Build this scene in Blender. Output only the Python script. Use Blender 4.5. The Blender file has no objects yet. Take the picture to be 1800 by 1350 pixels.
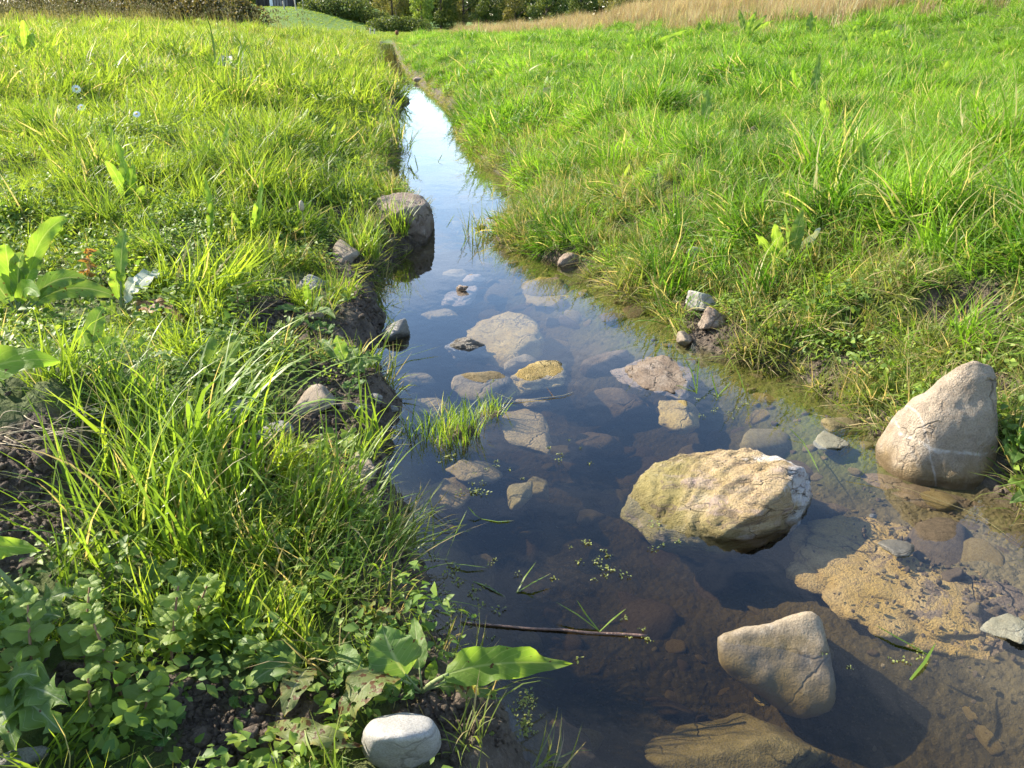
import bpy, math, random
import numpy as np
from mathutils import Vector, Matrix, Euler

random.seed(7)
rng = np.random.default_rng(7)
SC = bpy.context.scene
COL = SC.collection
R = math.radians

# ------------------------------------------------------------------ camera
CAM_H = 1.1
PITCH = R(25.5)
FOC = 1350.0
cam = bpy.data.cameras.new('camera')
cam.sensor_width = 36.0
cam.lens = 36.0 * FOC / 1800.0
cam.clip_start = 0.02
cam.clip_end = 2000
camo = bpy.data.objects.new('camera', cam)
COL.objects.link(camo)
camo.location = (0, 0, CAM_H)
camo.rotation_euler = (R(90) - PITCH, 0, 0)
SC.camera = camo

# ------------------------------------------------------------------ light
SUN_EL, SUN_AZ = R(33), R(-64)           # azimuth measured from +Y, negative to the left
world = bpy.data.worlds.new('World')
SC.world = world
world.use_nodes = True
wn = world.node_tree
wn.nodes.clear()
sky = wn.nodes.new('ShaderNodeTexSky')
sky.sky_type = 'NISHITA'
sky.sun_disc = False
sky.sun_elevation = SUN_EL
sky.sun_rotation = SUN_AZ
sky.air_density = 1.0
sky.dust_density = 0.25
sky.ozone_density = 2.2
tcw = wn.nodes.new('ShaderNodeTexCoord')
mapw = wn.nodes.new('ShaderNodeMapping')
mapw.inputs['Scale'].default_value = (1.2, 1.2, 4.0)
cln = wn.nodes.new('ShaderNodeTexNoise')
cln.inputs['Scale'].default_value = 2.6
cln.inputs['Detail'].default_value = 7
clr = wn.nodes.new('ShaderNodeMapRange')
clr.inputs['From Min'].default_value = 0.47
clr.inputs['From Max'].default_value = 0.78
clr.inputs['To Max'].default_value = 0.45
clm = wn.nodes.new('ShaderNodeMixRGB')
clm.inputs['Color2'].default_value = (7.5, 7.5, 7.8, 1)
bg = wn.nodes.new('ShaderNodeBackground')
bg.inputs['Strength'].default_value = 0.125
wo = wn.nodes.new('ShaderNodeOutputWorld')
wn.links.new(tcw.outputs['Generated'], mapw.inputs['Vector'])
wn.links.new(mapw.outputs[0], cln.inputs['Vector'])
wn.links.new(cln.outputs['Fac'], clr.inputs['Value'])
wn.links.new(clr.outputs[0], clm.inputs['Fac'])
wn.links.new(sky.outputs[0], clm.inputs['Color1'])
wn.links.new(clm.outputs[0], bg.inputs['Color'])
wn.links.new(bg.outputs[0], wo.inputs['Surface'])

sun = bpy.data.lights.new('sun', 'SUN')
sun.energy = 5.0
sun.angle = R(0.53)
sun.color = (1.0, 0.90, 0.74)
suno = bpy.data.objects.new('sun', sun)
COL.objects.link(suno)
sd = Vector((math.sin(SUN_AZ) * math.cos(SUN_EL), math.cos(SUN_AZ) * math.cos(SUN_EL), math.sin(SUN_EL)))
suno.rotation_euler = sd.to_track_quat('Z', 'Y').to_euler()
suno.location = (-6, 2, 8)

vs = SC.view_settings
vs.view_transform = 'Standard'
vs.look = 'None'
vs.gamma = 1
vs.use_curve_mapping = False
vs.exposure = 1.5
SC.cycles.use_denoising = True
SC.cycles.max_bounces = 6
SC.cycles.use_adaptive_sampling = True
SC.cycles.adaptive_threshold = 0.025
SC.cycles.transparent_max_bounces = 10
SC.cycles.caustics_reflective = False
SC.cycles.caustics_refractive = False

# ------------------------------------------------------------------ numeric helpers
_perm = rng.permutation(256)
_perm = np.concatenate([_perm, _perm, _perm])
_g = rng.normal(size=(256, 3))
_g /= np.linalg.norm(_g, axis=1)[:, None]


def pn(p):
    p = np.asarray(p, float)
    i = np.floor(p).astype(int)
    f = p - i
    u = f * f * f * (f * (f * 6 - 15) + 10)
    i &= 255
    out = 0
    for dx in (0, 1):
        for dy in (0, 1):
            for dz in (0, 1):
                h = _perm[_perm[_perm[i[:, 0] + dx] + i[:, 1] + dy] + i[:, 2] + dz]
                d = (_g[h] * (f - (dx, dy, dz))).sum(1)
                w = (u[:, 0] if dx else 1 - u[:, 0]) * (u[:, 1] if dy else 1 - u[:, 1]) * (u[:, 2] if dz else 1 - u[:, 2])
                out = out + d * w
    return out


def fbm(p, octv=4, gain=0.5, lac=2.03, ridge=False):
    p = np.asarray(p, float)
    a, s = 1.0, 0
    for k in range(octv):
        n = pn(p + 17.3 * k)
        s = s + a * ((0.35 - np.abs(n)) if ridge else n)
        a *= gain
        p = p * lac
    return s


def n2(x, y, sc, seed=0.0, octv=3):
    return fbm(np.stack([x * sc, y * sc, np.full_like(x, seed + 0.37)], 1), octv)


def ss(a, b, x):
    t = np.clip((x - a) / (b - a), 0, 1)
    return t * t * (3 - 2 * t)


CP, SP = math.cos(PITCH), math.sin(PITCH)


def ray(px, py):
    dx, dy = (px - 900) / FOC, (675 - py) / FOC
    return np.array([dx, CP + dy * SP, -SP + dy * CP])


def at(px, py, z=0.0):
    d = ray(px, py)
    t = (z - CAM_H) / d[2]
    return np.array([0, 0, CAM_H]) + t * d


def at_y(px, py, Y):
    d = ray(px, py)
    return np.array([0, 0, CAM_H]) + d * (Y / d[1])


def depth(p):
    return p[1] * CP + (CAM_H - p[2]) * SP


def mpp(p):                                   # metres covered by one photo pixel at point p
    return depth(p) / FOC


# ------------------------------------------------------------------ terrain shape
EL = [(668, 72), (672, 110), (676, 130), (690, 150), (712, 182), (690, 205), (690, 230), (706, 262), (684, 300), (690, 335), (742, 380),
      (738, 430), (668, 468), (664, 520), (668, 560), (676, 600), (655, 640), (690, 690), (705, 740), (690, 800),
      (690, 880), (720, 950), (758, 1020), (775, 1100), (835, 1180), (895, 1250), (910, 1350)]
ER = [(684, 72), (694, 110), (703, 130), (735, 160), (775, 200), (812, 250), (868, 300), (920, 338), (945, 362), (868, 398), (875, 425),
      (945, 450), (1015, 473), (1075, 508), (1135, 540), (1175, 560), (1205, 595), (1275, 625), (1390, 650), (1450, 700),
      (1520, 745), (1570, 790), (1735, 850), (1800, 905), (1870, 990), (2000, 1100)]
el = np.array([at(*p)[:2] for p in EL])[::-1]
er = np.array([at(*p)[:2] for p in ER])[::-1]
DIRX = (el[-1, 0] + er[-1, 0]) / 2 / ((el[-1, 1] + er[-1, 1]) / 2)


def Lx(y):
    v = np.interp(y, el[:, 1], el[:, 0])
    v = np.where(y > el[-1, 1], el[-1, 0] + (y - el[-1, 1]) * DIRX, v)
    return v + 0.018 * np.sin(y * 9.1) + 0.012 * np.sin(y * 23.7 + 1)


def Rx(y):
    v = np.interp(y, er[:, 1], er[:, 0])
    v = np.where(y > er[-1, 1], er[-1, 0] + (y - er[-1, 1]) * DIRX, v)
    v = np.where(y < er[0, 1], er[0, 0] + (er[0, 1] - y) * 0.3, v)
    v = v + 0.16 * ss(7, 11, y)
    return v + 0.018 * np.sin(y * 8.3 + 2) + 0.012 * np.sin(y * 21.0)


def H(x, y):
    x = np.asarray(x, float)
    y = np.asarray(y, float)
    sh = x.shape
    x = x.ravel()
    y = y.ravel()
    lx, rx = Lx(y), Rx(y)
    dl, dr = lx - x, x - rx
    fy = ss(1.6, 5.0, y)
    amp = ss(0, 1.0, np.maximum(dl, dr))
    # left bank
    zl = (0.10 + 0.03 * fy) * ss(-0.01, 0.10, dl) + (0.13 + 0.14 * fy) * ss(0.03, 1.0, dl) + 0.62 * (1 - np.exp(-np.maximum(dl - 2.0, 0) / 8))
    # right bank
    zr = (0.05 + 0.06 * fy) * ss(-0.01, 0.16, dr) + (0.27) * ss(0.05, 1.1, dr) + 0.036 * np.maximum(dr - 0.6, 0) + 0.12 * np.maximum(dr - 7.0, 0)
    # bed
    ins = np.minimum(-dl, -dr)
    near = 1 - ss(3.0, 5.5, y)
    zb_l = 0.03 + (0.08 + 0.10 * near) * ss(0, 0.28, -dl)
    zb_r = 0.025 + (0.08 + 0.10 * near) * ss(0.05, 0.75, -dr)
    zb = -np.minimum(zb_l, zb_r)
    zb = zb + (0.022 * n2(x, y, 5.5, 3.3, 3) + 0.012 * n2(x, y, 17, 5.1, 3)) * ss(0, 0.2, ins)
    shelf = np.exp(-(((x - 0.98) / 0.42) ** 2 + ((y - 1.35) / 0.38) ** 2))
    zb = zb * (1 - 0.62 * shelf)
    z = np.where(dl > 0, zl, np.where(dr > 0, zr, zb))
    land = np.maximum(dl, dr)
    hum = ss(0.05, 0.6, land)
    z = z + hum * (0.11 * n2(x, y, 1.5, 1.0, 3) + 0.10 * n2(x, y, 0.35, 9.0, 2) * ss(2, 8, land))
    z = z + ss(0.0, 0.05, land) * (1 - ss(3, 7, y)) * (0.025 * n2(x, y, 9, 7.0, 2) + 0.014 * n2(x, y, 26, 8.0, 3))
    # soil mound at the lower left
    m = np.exp(-(((x + 1.02) / 0.22) ** 2 + ((y - 1.55) / 0.25) ** 2))
    z = z + 0.13 * m * (1 + 0.5 * n2(x, y, 14, 4.0, 3))
    # beyond the meadow: lower field, hillside
    f = ss(36, 46, y)
    hill = 1.75 * ss(57, 74, y) * ss(-44, -26, x) * (1 - ss(-19, -9, x)) + 0.5 * ss(70, 90, y)
    zf = 0.08 + hill + 0.05 * n2(x, y, 0.12, 2.0, 2)
    z = z * (1 - f) + zf * f
    return z.reshape(sh)


def h1(x, y):
    return float(H(np.array([x]), np.array([y]))[0])


def hit(px, py):
    d = ray(px, py)
    t = np.concatenate([np.linspace(0.3, 6, 900), np.linspace(6, 60, 1500)])
    P = np.array([0, 0, CAM_H])[None] + t[:, None] * d[None]
    below = P[:, 2] < np.maximum(H(P[:, 0], P[:, 1]), -0.5)
    k = int(np.argmax(below)) if below.any() else len(t) - 1
    return P[k]


# ------------------------------------------------------------------ object helpers
def tag(o, label=None, cat=None, group=None, kind=None):
    for k, v in (('label', label), ('category', cat), ('group', group), ('kind', kind)):
        if v:
            o[k] = v
    return o


def mesh_np(name, V, F, mat=None, smooth=True, attrs=None):
    V = np.asarray(V, np.float32)
    me = bpy.data.meshes.new(name)
    if isinstance(F, np.ndarray):
        k = F.shape[1]
        me.vertices.add(len(V))
        me.vertices.foreach_set('co', V.ravel())
        me.loops.add(F.size)
        me.loops.foreach_set('vertex_index', F.astype(np.int32).ravel())
        me.polygons.add(len(F))
        me.polygons.foreach_set('loop_start', np.arange(0, F.size, k, dtype=np.int32))
    else:
        me.from_pydata([tuple(v) for v in V], [], F)
    if attrs:
        for an, av in attrs.items():
            a = me.attributes.new(an, 'FLOAT', 'POINT')
            a.data.foreach_set('value', np.asarray(av, np.float32))
    me.update(calc_edges=True)
    me.polygons.foreach_set('use_smooth', np.full(len(me.polygons), smooth))
    if mat:
        me.materials.append(mat)
    return me


def link(name, me, parent=None, loc=None):
    o = bpy.data.objects.new(name, me)
    COL.objects.link(o)
    if parent:
        o.parent = parent
    if loc is not None:
        o.location = loc
    return o


def empty(name, loc, label, cat, group=None):
    o = bpy.data.objects.new(name, None)
    COL.objects.link(o)
    o.location = loc
    o.empty_display_size = 0.05
    return tag(o, label, cat, group)


def grid_faces(n, m):
    i = np.arange(n * m).reshape(n, m)
    return np.stack([i[:-1, :-1], i[:-1, 1:], i[1:, 1:], i[1:, :-1]], -1).reshape(-1, 4)


# ------------------------------------------------------------------ material helpers
class NT:
    def __init__(self, name):
        self.m = bpy.data.materials.new(name)
        self.m.use_nodes = True
        self.t = self.m.node_tree
        self.t.nodes.clear()
        self.out = self.t.nodes.new('ShaderNodeOutputMaterial')

    def n(self, typ, **kw):
        nd = self.t.nodes.new('ShaderNode' + typ)
        for k, v in kw.items():
            setattr(nd, k, v)
        return nd

    def l(self, a, b):
        self.t.links.new(a, b)

    def put(self, sock, v):
        if hasattr(v, 'node'):
            self.l(v, sock)
        else:
            if isinstance(v, tuple) and len(v) == 3 and len(sock.default_value) == 4:
                v = v + (1,)
            sock.default_value = v

    def attr(self, name):
        a = self.n('Attribute')
        a.attribute_name = name
        return a.outputs['Fac']

    def obj(self):
        return self.n('TexCoord').outputs['Object']

    def pos(self):
        return self.n('NewGeometry').outputs['Position']

    def noise(self, vec, scale, detail=5, rough=0.55, dist=0.0):
        nd = self.n('TexNoise')
        self.l(vec, nd.inputs['Vector'])
        nd.inputs['Scale'].default_value = scale
        nd.inputs['Detail'].default_value = detail
        nd.inputs['Roughness'].default_value = rough
        nd.inputs['Distortion'].default_value = dist
        return nd.outputs['Fac']

    def mapping(self, vec, scale=(1, 1, 1), rot=(0, 0, 0)):
        nd = self.n('Mapping')
        self.l(vec, nd.inputs['Vector'])
        nd.inputs['Scale'].default_value = scale
        nd.inputs['Rotation'].default_value = rot
        return nd.outputs[0]

    def rng(self, v, a, b, c=0.0, d=1.0):
        nd = self.n('MapRange')
        self.put(nd.inputs['Value'], v)
        for k, x in zip(('From Min', 'From Max', 'To Min', 'To Max'), (a, b, c, d)):
            nd.inputs[k].default_value = x
        return nd.outputs[0]

    def mix(self, f, a, b, typ='MIX'):
        nd = self.n('MixRGB', blend_type=typ)
        self.put(nd.inputs['Fac'], f)
        self.put(nd.inputs['Color1'], a)
        self.put(nd.inputs['Color2'], b)
        return nd.outputs[0]

    def math(self, op, a, b=0.0):
        nd = self.n('Math', operation=op)
        self.put(nd.inputs[0], a)
        self.put(nd.inputs[1], b)
        return nd.outputs[0]

    def sep(self, v):
        nd = self.n('SeparateXYZ')
        self.l(v, nd.inputs[0])
        return nd.outputs

    def bump(self, h, strength=0.5, dist=0.01, normal=None):
        nd = self.n('Bump')
        self.l(h, nd.inputs['Height'])
        nd.inputs['Strength'].default_value = strength
        nd.inputs['Distance'].default_value = dist
        if normal is not None:
            self.l(normal, nd.inputs['Normal'])
        return nd.outputs[0]

    def pbsdf(self, color, rough=0.6, spec=0.4, normal=None):
        b = self.n('BsdfPrincipled')
        self.put(b.inputs['Base Color'], color)
        self.put(b.inputs['Roughness'], rough)
        b.inputs['Specular IOR Level'].default_value = spec
        if normal is not None:
            self.l(normal, b.inputs['Normal'])
        return b.outputs[0]

    def done(self, shader, vol=None):
        self.l(shader, self.out.inputs['Surface'])
        if vol is not None:
            self.l(vol, self.out.inputs['Volume'])
        return self.m


def leafy(nt, col, tcol, fac=0.45, rough=0.5, spec=0.35, normal=None, holes=None):
    p = nt.pbsdf(col, rough, spec, normal)
    t = nt.n('BsdfTranslucent')
    nt.put(t.inputs['Color'], tcol)
    m = nt.n('MixShader')
    m.inputs[0].default_value = fac
    nt.l(p, m.inputs[1])
    nt.l(t.outputs[0], m.inputs[2])
    if holes is not None:
        tp, m2 = nt.n('BsdfTransparent'), nt.n('MixShader')
        nt.l(holes, m2.inputs[0])
        nt.l(m.outputs[0], m2.inputs[1])
        nt.l(tp.outputs[0], m2.inputs[2])
        return nt.done(m2.outputs[0])
    return nt.done(m.outputs[0])


def grass_mat(name, dark, light, dry, dry_amt=0.12, tb=2.0, fac=0.45, patch=0.5, spec=0.2):
    nt = NT(name)
    v = nt.attr('tint')
    a = nt.attr('along')
    big = nt.noise(nt.pos(), 0.9, 3)
    mid = nt.noise(nt.pos(), 4.5, 2)
    k = nt.math('ADD', nt.math('MULTIPLY', v, 0.6), nt.math('MULTIPLY', nt.rng(big, 0.35, 0.65), patch))
    k = nt.math('ADD', k, nt.rng(mid, 0.3, 0.7, -0.2, 0.2))
    ta = nt.n('Attribute', attribute_type='INSTANCER')
    ta.attribute_name = 'tone'
    k = nt.math('ADD', k, ta.outputs['Fac'])
    c = nt.mix(nt.rng(k, 0.05, 1.0), dark, light)
    dr = nt.rng(v, 1.0 - dry_amt - 0.02, 1.0 - dry_amt + 0.02)
    tipdry = nt.math('MULTIPLY', nt.rng(a, 0.75, 1.0), nt.rng(nt.math('FRACT', nt.math('MULTIPLY', v, 7.3)), 0.6, 0.9))
    c = nt.mix(nt.math('MAXIMUM', dr, nt.math('MULTIPLY', tipdry, 0.7)), c, dry)
    tc = nt.mix(1.0, c, (tb, tb * 0.95, tb * 0.55), 'MULTIPLY')
    return leafy(nt, c, tc, fac, 0.42, spec)


M_LEFT = grass_mat('grass_left', (0.08, 0.145, 0.018), (0.25, 0.34, 0.035), (0.40, 0.34, 0.16), 0.08, 1.9)
M_RIGHT = grass_mat('grass_right', (0.06, 0.15, 0.013), (0.19, 0.34, 0.028), (0.40, 0.36, 0.16), 0.09, 1.9)
M_EDGE = grass_mat('grass_edge', (0.10, 0.15, 0.03), (0.27, 0.31, 0.07), (0.42, 0.34, 0.17), 0.25, 1.5)
M_CLUMP = grass_mat('grass_clump', (0.075, 0.145, 0.018), (0.22, 0.32, 0.032), (0.36, 0.29, 0.14), 0.08, 2.1, spec=0.4)
M_DRY = grass_mat('grass_dry', (0.22, 0.20, 0.085), (0.50, 0.43, 0.25), (0.36, 0.23, 0.15), 0.35, 1.2, 0.45, 0.9)
M_STALK = grass_mat('grass_stalk', (0.16, 0.15, 0.06), (0.34, 0.31, 0.13), (0.28, 0.18, 0.09), 0.2, 1.3)


def herb_mat(name, a, b):
    nt = NT(name)
    c = nt.mix(nt.attr('tint'), a, b)
    c = nt.mix(nt.rng(nt.noise(nt.pos(), 5.0, 2), 0.35, 0.65), c, nt.mix(1.0, c, (1.35, 1.2, 0.9), 'MULTIPLY'))
    return leafy(nt, c, nt.mix(1.0, c, (1.9, 1.8, 1.0), 'MULTIPLY'), 0.4, 0.5, 0.3)


M_HERB = herb_mat('herb_leaf', (0.075, 0.15, 0.03), (0.20, 0.29, 0.055))
M_DUCK = herb_mat('duckweed_leaf', (0.15, 0.20, 0.06), (0.24, 0.28, 0.10))
M_TREE1 = herb_mat('tree_leaf_dark', (0.045, 0.075, 0.022), (0.11, 0.145, 0.04))
M_TREE2 = herb_mat('tree_leaf_olive', (0.095, 0.115, 0.04), (0.19, 0.185, 0.07))
M_TREE3 = herb_mat('tree_leaf_bright', (0.12, 0.19, 0.04), (0.22, 0.29, 0.07))
M_HEDGE = herb_mat('hedge_leaf', (0.055, 0.062, 0.026), (0.125, 0.105, 0.048))


def leaf_mat(name, base, under, vein, spots=0.0, spotcol=(0.10, 0.05, 0.02), nv=9.0, tfac=0.45, bright=1.7):
    nt = NT(name)
    s, t = nt.attr('ls'), nt.attr('lt')
    at_ = nt.math('ABSOLUTE', t)
    mid = nt.rng(at_, 0.03, 0.09, 1, 0)
    q = nt.math('SUBTRACT', nt.math('MULTIPLY', s, nv), nt.math('MULTIPLY', at_, 2.2))
    fr = nt.math('ABSOLUTE', nt.math('SUBTRACT', nt.math('FRACT', q), 0.5))
    side = nt.rng(fr, 0.0, 0.07, 0.55, 0)
    vm = nt.math('MAXIMUM', mid, side)
    n = nt.noise(nt.pos(), 22, 4)
    c = nt.mix(nt.rng(n, 0.35, 0.7), base, under)
    c = nt.mix(nt.math('MULTIPLY', vm, 0.75), c, vein)
    if spots:
        sp = nt.noise(nt.pos(), 75, 2)
        c = nt.mix(nt.rng(sp, 0.72 - 0.16 * spots, 0.76 - 0.16 * spots), c, spotcol)
        eg = nt.math('MULTIPLY', nt.rng(at_, 0.6, 1.0), nt.rng(n, 0.45, 0.65))
        c = nt.mix(nt.math('MULTIPLY', eg, 0.6 * spots), c, (0.30, 0.20, 0.06))
    bp = nt.bump(nt.math('ADD', nt.math('MULTIPLY', vm, -0.6), nt.noise(nt.pos(), 140, 2)), 0.45, 0.003)
    return leafy(nt, c, nt.mix(1.0, c, (bright * 1.05, bright, bright * 0.45), 'MULTIPLY'), tfac, 0.5, 0.25, bp, nt.rng(nt.noise(nt.pos(), 62, 2), 0.715 - 0.07 * spots, 0.72 - 0.07 * spots) if spots > 0.3 else None)


M_DOCK = leaf_mat('dock_leaf', (0.105, 0.19, 0.045), (0.155, 0.24, 0.06), (0.32, 0.37, 0.17), 0.35)
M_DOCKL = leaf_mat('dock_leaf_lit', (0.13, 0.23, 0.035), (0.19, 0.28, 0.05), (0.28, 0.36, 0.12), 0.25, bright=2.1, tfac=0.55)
M_OLDLEAF = leaf_mat('dock_leaf_holed', (0.14, 0.18, 0.06), (0.21, 0.22, 0.075), (0.32, 0.32, 0.17), 1.0)
M_DEADLEAF = leaf_mat('leaf_dead', (0.24, 0.13, 0.05), (0.36, 0.17, 0.05), (0.42, 0.33, 0.2), 1.0, (0.06, 0.03, 0.015))
M_PALELEAF = leaf_mat('leaf_pale', (0.42, 0.46, 0.36), (0.52, 0.55, 0.46), (0.55, 0.55, 0.45), 0.2, tfac=0.25, bright=1.2)
M_THISTLE = leaf_mat('thistle_leaf', (0.11, 0.18, 0.045), (0.15, 0.23, 0.06), (0.30, 0.36, 0.22), 0.1, nv=6)
M_MINT = leaf_mat('mint_leaf', (0.16, 0.24, 0.05), (0.22, 0.30, 0.075), (0.21, 0.28, 0.08), 0.1, nv=6)
M_BUTTER = leaf_mat('buttercup_leaf', (0.07, 0.15, 0.035), (0.12, 0.21, 0.05), (0.20, 0.27, 0.09), 0.1, nv=5)


def plain_mat(name, a, b, sc=30, rough=0.8, bump=0.4, dist=0.004, spec=0.25):
    nt = NT(name)
    p = nt.pos()
    c = nt.mix(nt.rng(nt.noise(p, sc, 6), 0.3, 0.7), a, b)
    return nt.done(nt.pbsdf(c, rough, spec, nt.bump(nt.noise(p, sc * 3, 4), bump, dist)))


M_STEM = plain_mat('plant_stem', (0.16, 0.22, 0.08), (0.24, 0.28, 0.12), 40)
M_REDSTEM = plain_mat('plant_stem_red', (0.20, 0.10, 0.07), (0.26, 0.17, 0.10), 40)
M_STICK = plain_mat('wet_stick', (0.075, 0.042, 0.030), (0.16, 0.095, 0.07), 60, 0.4, 0.9, 0.004, 0.5)
M_PETAL = plain_mat('petal', (0.75, 0.75, 0.70), (0.82, 0.82, 0.78), 40)
M_YOLK = plain_mat('flower_disc', (0.55, 0.38, 0.03), (0.65, 0.45, 0.05), 60)
M_POST = plain_mat('post_wood', (0.36, 0.32, 0.25), (0.50, 0.45, 0.36), 8)
M_SEED = plain_mat('seed_head', (0.16, 0.075, 0.035), (0.24, 0.11, 0.05), 30)
M_BARK = plain_mat('bark', (0.07, 0.055, 0.04), (0.13, 0.105, 0.08), 4, bump=0.8, dist=0.03)
M_SHED = plain_mat('shed_boards', (0.035, 0.03, 0.028), (0.07, 0.06, 0.055), 5)
M_SHEDG = plain_mat('shed_grey_boards', (0.16, 0.15, 0.145), (0.26, 0.24, 0.23), 5)
M_WHITE = plain_mat('white_paint', (0.72, 0.72, 0.72), (0.8, 0.8, 0.8), 5)
M_ROOT = plain_mat('dry_roots', (0.34, 0.28, 0.19), (0.46, 0.39, 0.27), 40)


def rock_mat(name, a, b, c, sc=9.0, bump=0.6, rough=0.75, algae=None, special=None, strat=None, wet=False):
    nt = NT(name)
    o = nt.obj()
    v = o if strat is None else nt.mapping(o, strat[0], strat[1])
    n1 = nt.noise(v, sc, 7, 0.62, 0.4)
    n2_ = nt.noise(v, sc * 5.5, 6, 0.7)
    n3 = nt.noise(o, sc * 30, 3, 0.6)
    col = nt.mix(nt.rng(n1, 0.36, 0.62), a, b)
    col = nt.mix(nt.rng(n2_, 0.52, 0.72), col, c)
    col = nt.mix(nt.rng(n3, 0.40, 0.62, 0.0, 0.55), col, nt.mix(1.0, col, (0.55, 0.53, 0.5), 'MULTIPLY'))
    if algae:
        ac, lo, hi = algae                      # algae where the stone meets the water: world height lo..hi
        z = nt.sep(nt.pos())[2]
        m = nt.math('ADD', z, nt.rng(nt.noise(o, sc * 1.4, 5), 0.2, 0.8, -0.08, 0.08))
        col = nt.mix(nt.rng(m, lo, hi, 0.85, 0.0), col, ac)
    if special:
        col = special(nt, o, col)
    dv = nt.n('VectorMath', operation='ADD')
    nn_ = nt.n('TexNoise')
    nt.l(v, nn_.inputs['Vector'])
    nn_.inputs['Scale'].default_value = sc * 0.9
    nn_.inputs['Detail'].default_value = 4
    sm = nt.n('VectorMath', operation='SCALE')
    nt.l(nn_.outputs['Color'], sm.inputs[0])
    sm.inputs['Scale'].default_value = 1.6 / sc
    nt.l(v, dv.inputs[0])
    nt.l(sm.outputs[0], dv.inputs[1])
    vo = nt.n('TexVoronoi', feature='DISTANCE_TO_EDGE')
    nt.l(dv.outputs[0], vo.inputs['Vector'])
    vo.inputs['Scale'].default_value = sc * 0.85
    crk = nt.math('MULTIPLY', nt.rng(vo.outputs['Distance'], 0.0, 0.035, 1, 0), nt.rng(nt.noise(o, sc * 0.8, 3), 0.45, 0.6))
    col = nt.mix(nt.math('MULTIPLY', crk, 0.6), col, nt.mix(1.0, col, (0.35, 0.32, 0.3), 'MULTIPLY'))
    lich = nt.math('MULTIPLY', nt.rng(nt.noise(o, sc * 2.3, 6, 0.7), 0.58, 0.68), 0.0 if ('submerged' in name or 'slab' in name) else 0.35)
    col = nt.mix(lich, col, nt.mix(0.5, col, (0.62, 0.60, 0.54)))
    wz = nt.math('ADD', nt.sep(nt.pos())[2], nt.rng(nt.noise(o, sc * 2, 4), 0.2, 0.8, -0.012, 0.012))
    wetm = nt.math('MULTIPLY', nt.rng(wz, 0.010, 0.020, 1, 0), nt.rng(wz, -0.03, -0.01, 0, 1))
    col = nt.mix(nt.math('MULTIPLY', wetm, 0.55), col, nt.mix(1.0, col, (0.42, 0.40, 0.34), 'MULTIPLY'))
    hgt = nt.math('SUBTRACT', nt.math('ADD', nt.math('MULTIPLY', n2_, 0.8), nt.math('MULTIPLY', n3, 0.35)), nt.math('MULTIPLY', crk, 0.6))
    nb = nt.bump(hgt, min(1.0, bump * 1.25), 0.02)
    return nt.done(nt.pbsdf(col, 0.28 if wet else rough, 0.5 if wet else 0.3, nb))


# ------------------------------------------------------------------ ground
def ground_mat():
    nt = NT('ground_soil')
    p = nt.pos()
    gr, bed = nt.attr('grassy'), nt.attr('bed')
    n1, n2_, n3 = nt.noise(p, 3, 6), nt.noise(p, 22, 6, 0.65), nt.noise(p, 120, 4, 0.7)
    soil = nt.mix(nt.rng(n2_, 0.35, 0.68), (0.060, 0.046, 0.034), (0.135, 0.105, 0.078))
    soil = nt.mix(nt.rng(n3, 0.55, 0.75), soil, (0.17, 0.14, 0.11))
    turf = nt.mix(nt.rng(n2_, 0.3, 0.7), (0.045, 0.07, 0.018), (0.10, 0.12, 0.035))
    bedc = nt.mix(nt.rng(n1, 0.40, 0.62), (0.052, 0.044, 0.021), (0.135, 0.108, 0.052))
    bedc = nt.mix(nt.rng(n2_, 0.45, 0.7, 0, 0.7), bedc, (0.13, 0.105, 0.045))
    bedc = nt.mix(nt.rng(n3, 0.56, 0.72, 0, 0.6), bedc, (0.24, 0.19, 0.105))
    bedc = nt.mix(nt.math('MULTIPLY', nt.attr('algae'), nt.rng(n2_, 0.3, 0.55, 0.35, 0.95)), bedc, (0.115, 0.135, 0.022))  # margin green: algae, with the bank's green reflection mixed into the colour
    col = nt.mix(gr, soil, turf)
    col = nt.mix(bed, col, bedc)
    far = nt.mix(nt.rng(n1, 0.3, 0.7), (0.075, 0.15, 0.022), (0.13, 0.21, 0.035))
    col = nt.mix(nt.attr('far'), col, far)
    v = nt.n('TexVoronoi')
    nt.l(nt.mapping(p, (1, 1, 1)), v.inputs['Vector'])
    v.inputs['Scale'].default_value = 55
    h = nt.math('ADD', nt.math('MULTIPLY', n2_, 1.2), nt.math('MULTIPLY', n3, 0.5))
    h = nt.math('SUBTRACT', h, nt.math('MULTIPLY', v.outputs['Distance'], 0.5))
    return nt.done(nt.pbsdf(col, 0.85, 0.25, nt.bump(h, 0.9, 0.016)))


ys = np.concatenate([np.linspace(-6, 0.2, 24), np.linspace(0.25, 5.5, 470), np.exp(np.linspace(math.log(5.53), math.log(160), 190)), [260, 500, 900]])
us = np.linspace(-1, 1, 420)
us = np.sign(us) * np.abs(us) ** 1.25
Y, U = np.meshgrid(ys, us, indexing='ij')
X = U * (3.2 + 1.3 * np.maximum(Y, 0)) + np.clip(Y, 0, 40) * DIRX * 0.3
Z = H(X, Y)
V = np.stack([X, Y, Z], -1).reshape(-1, 3)
xl, xr = Lx(Y.ravel()), Rx(Y.ravel())
land = np.maximum(xl - V[:, 0], V[:, 0] - xr)


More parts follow.
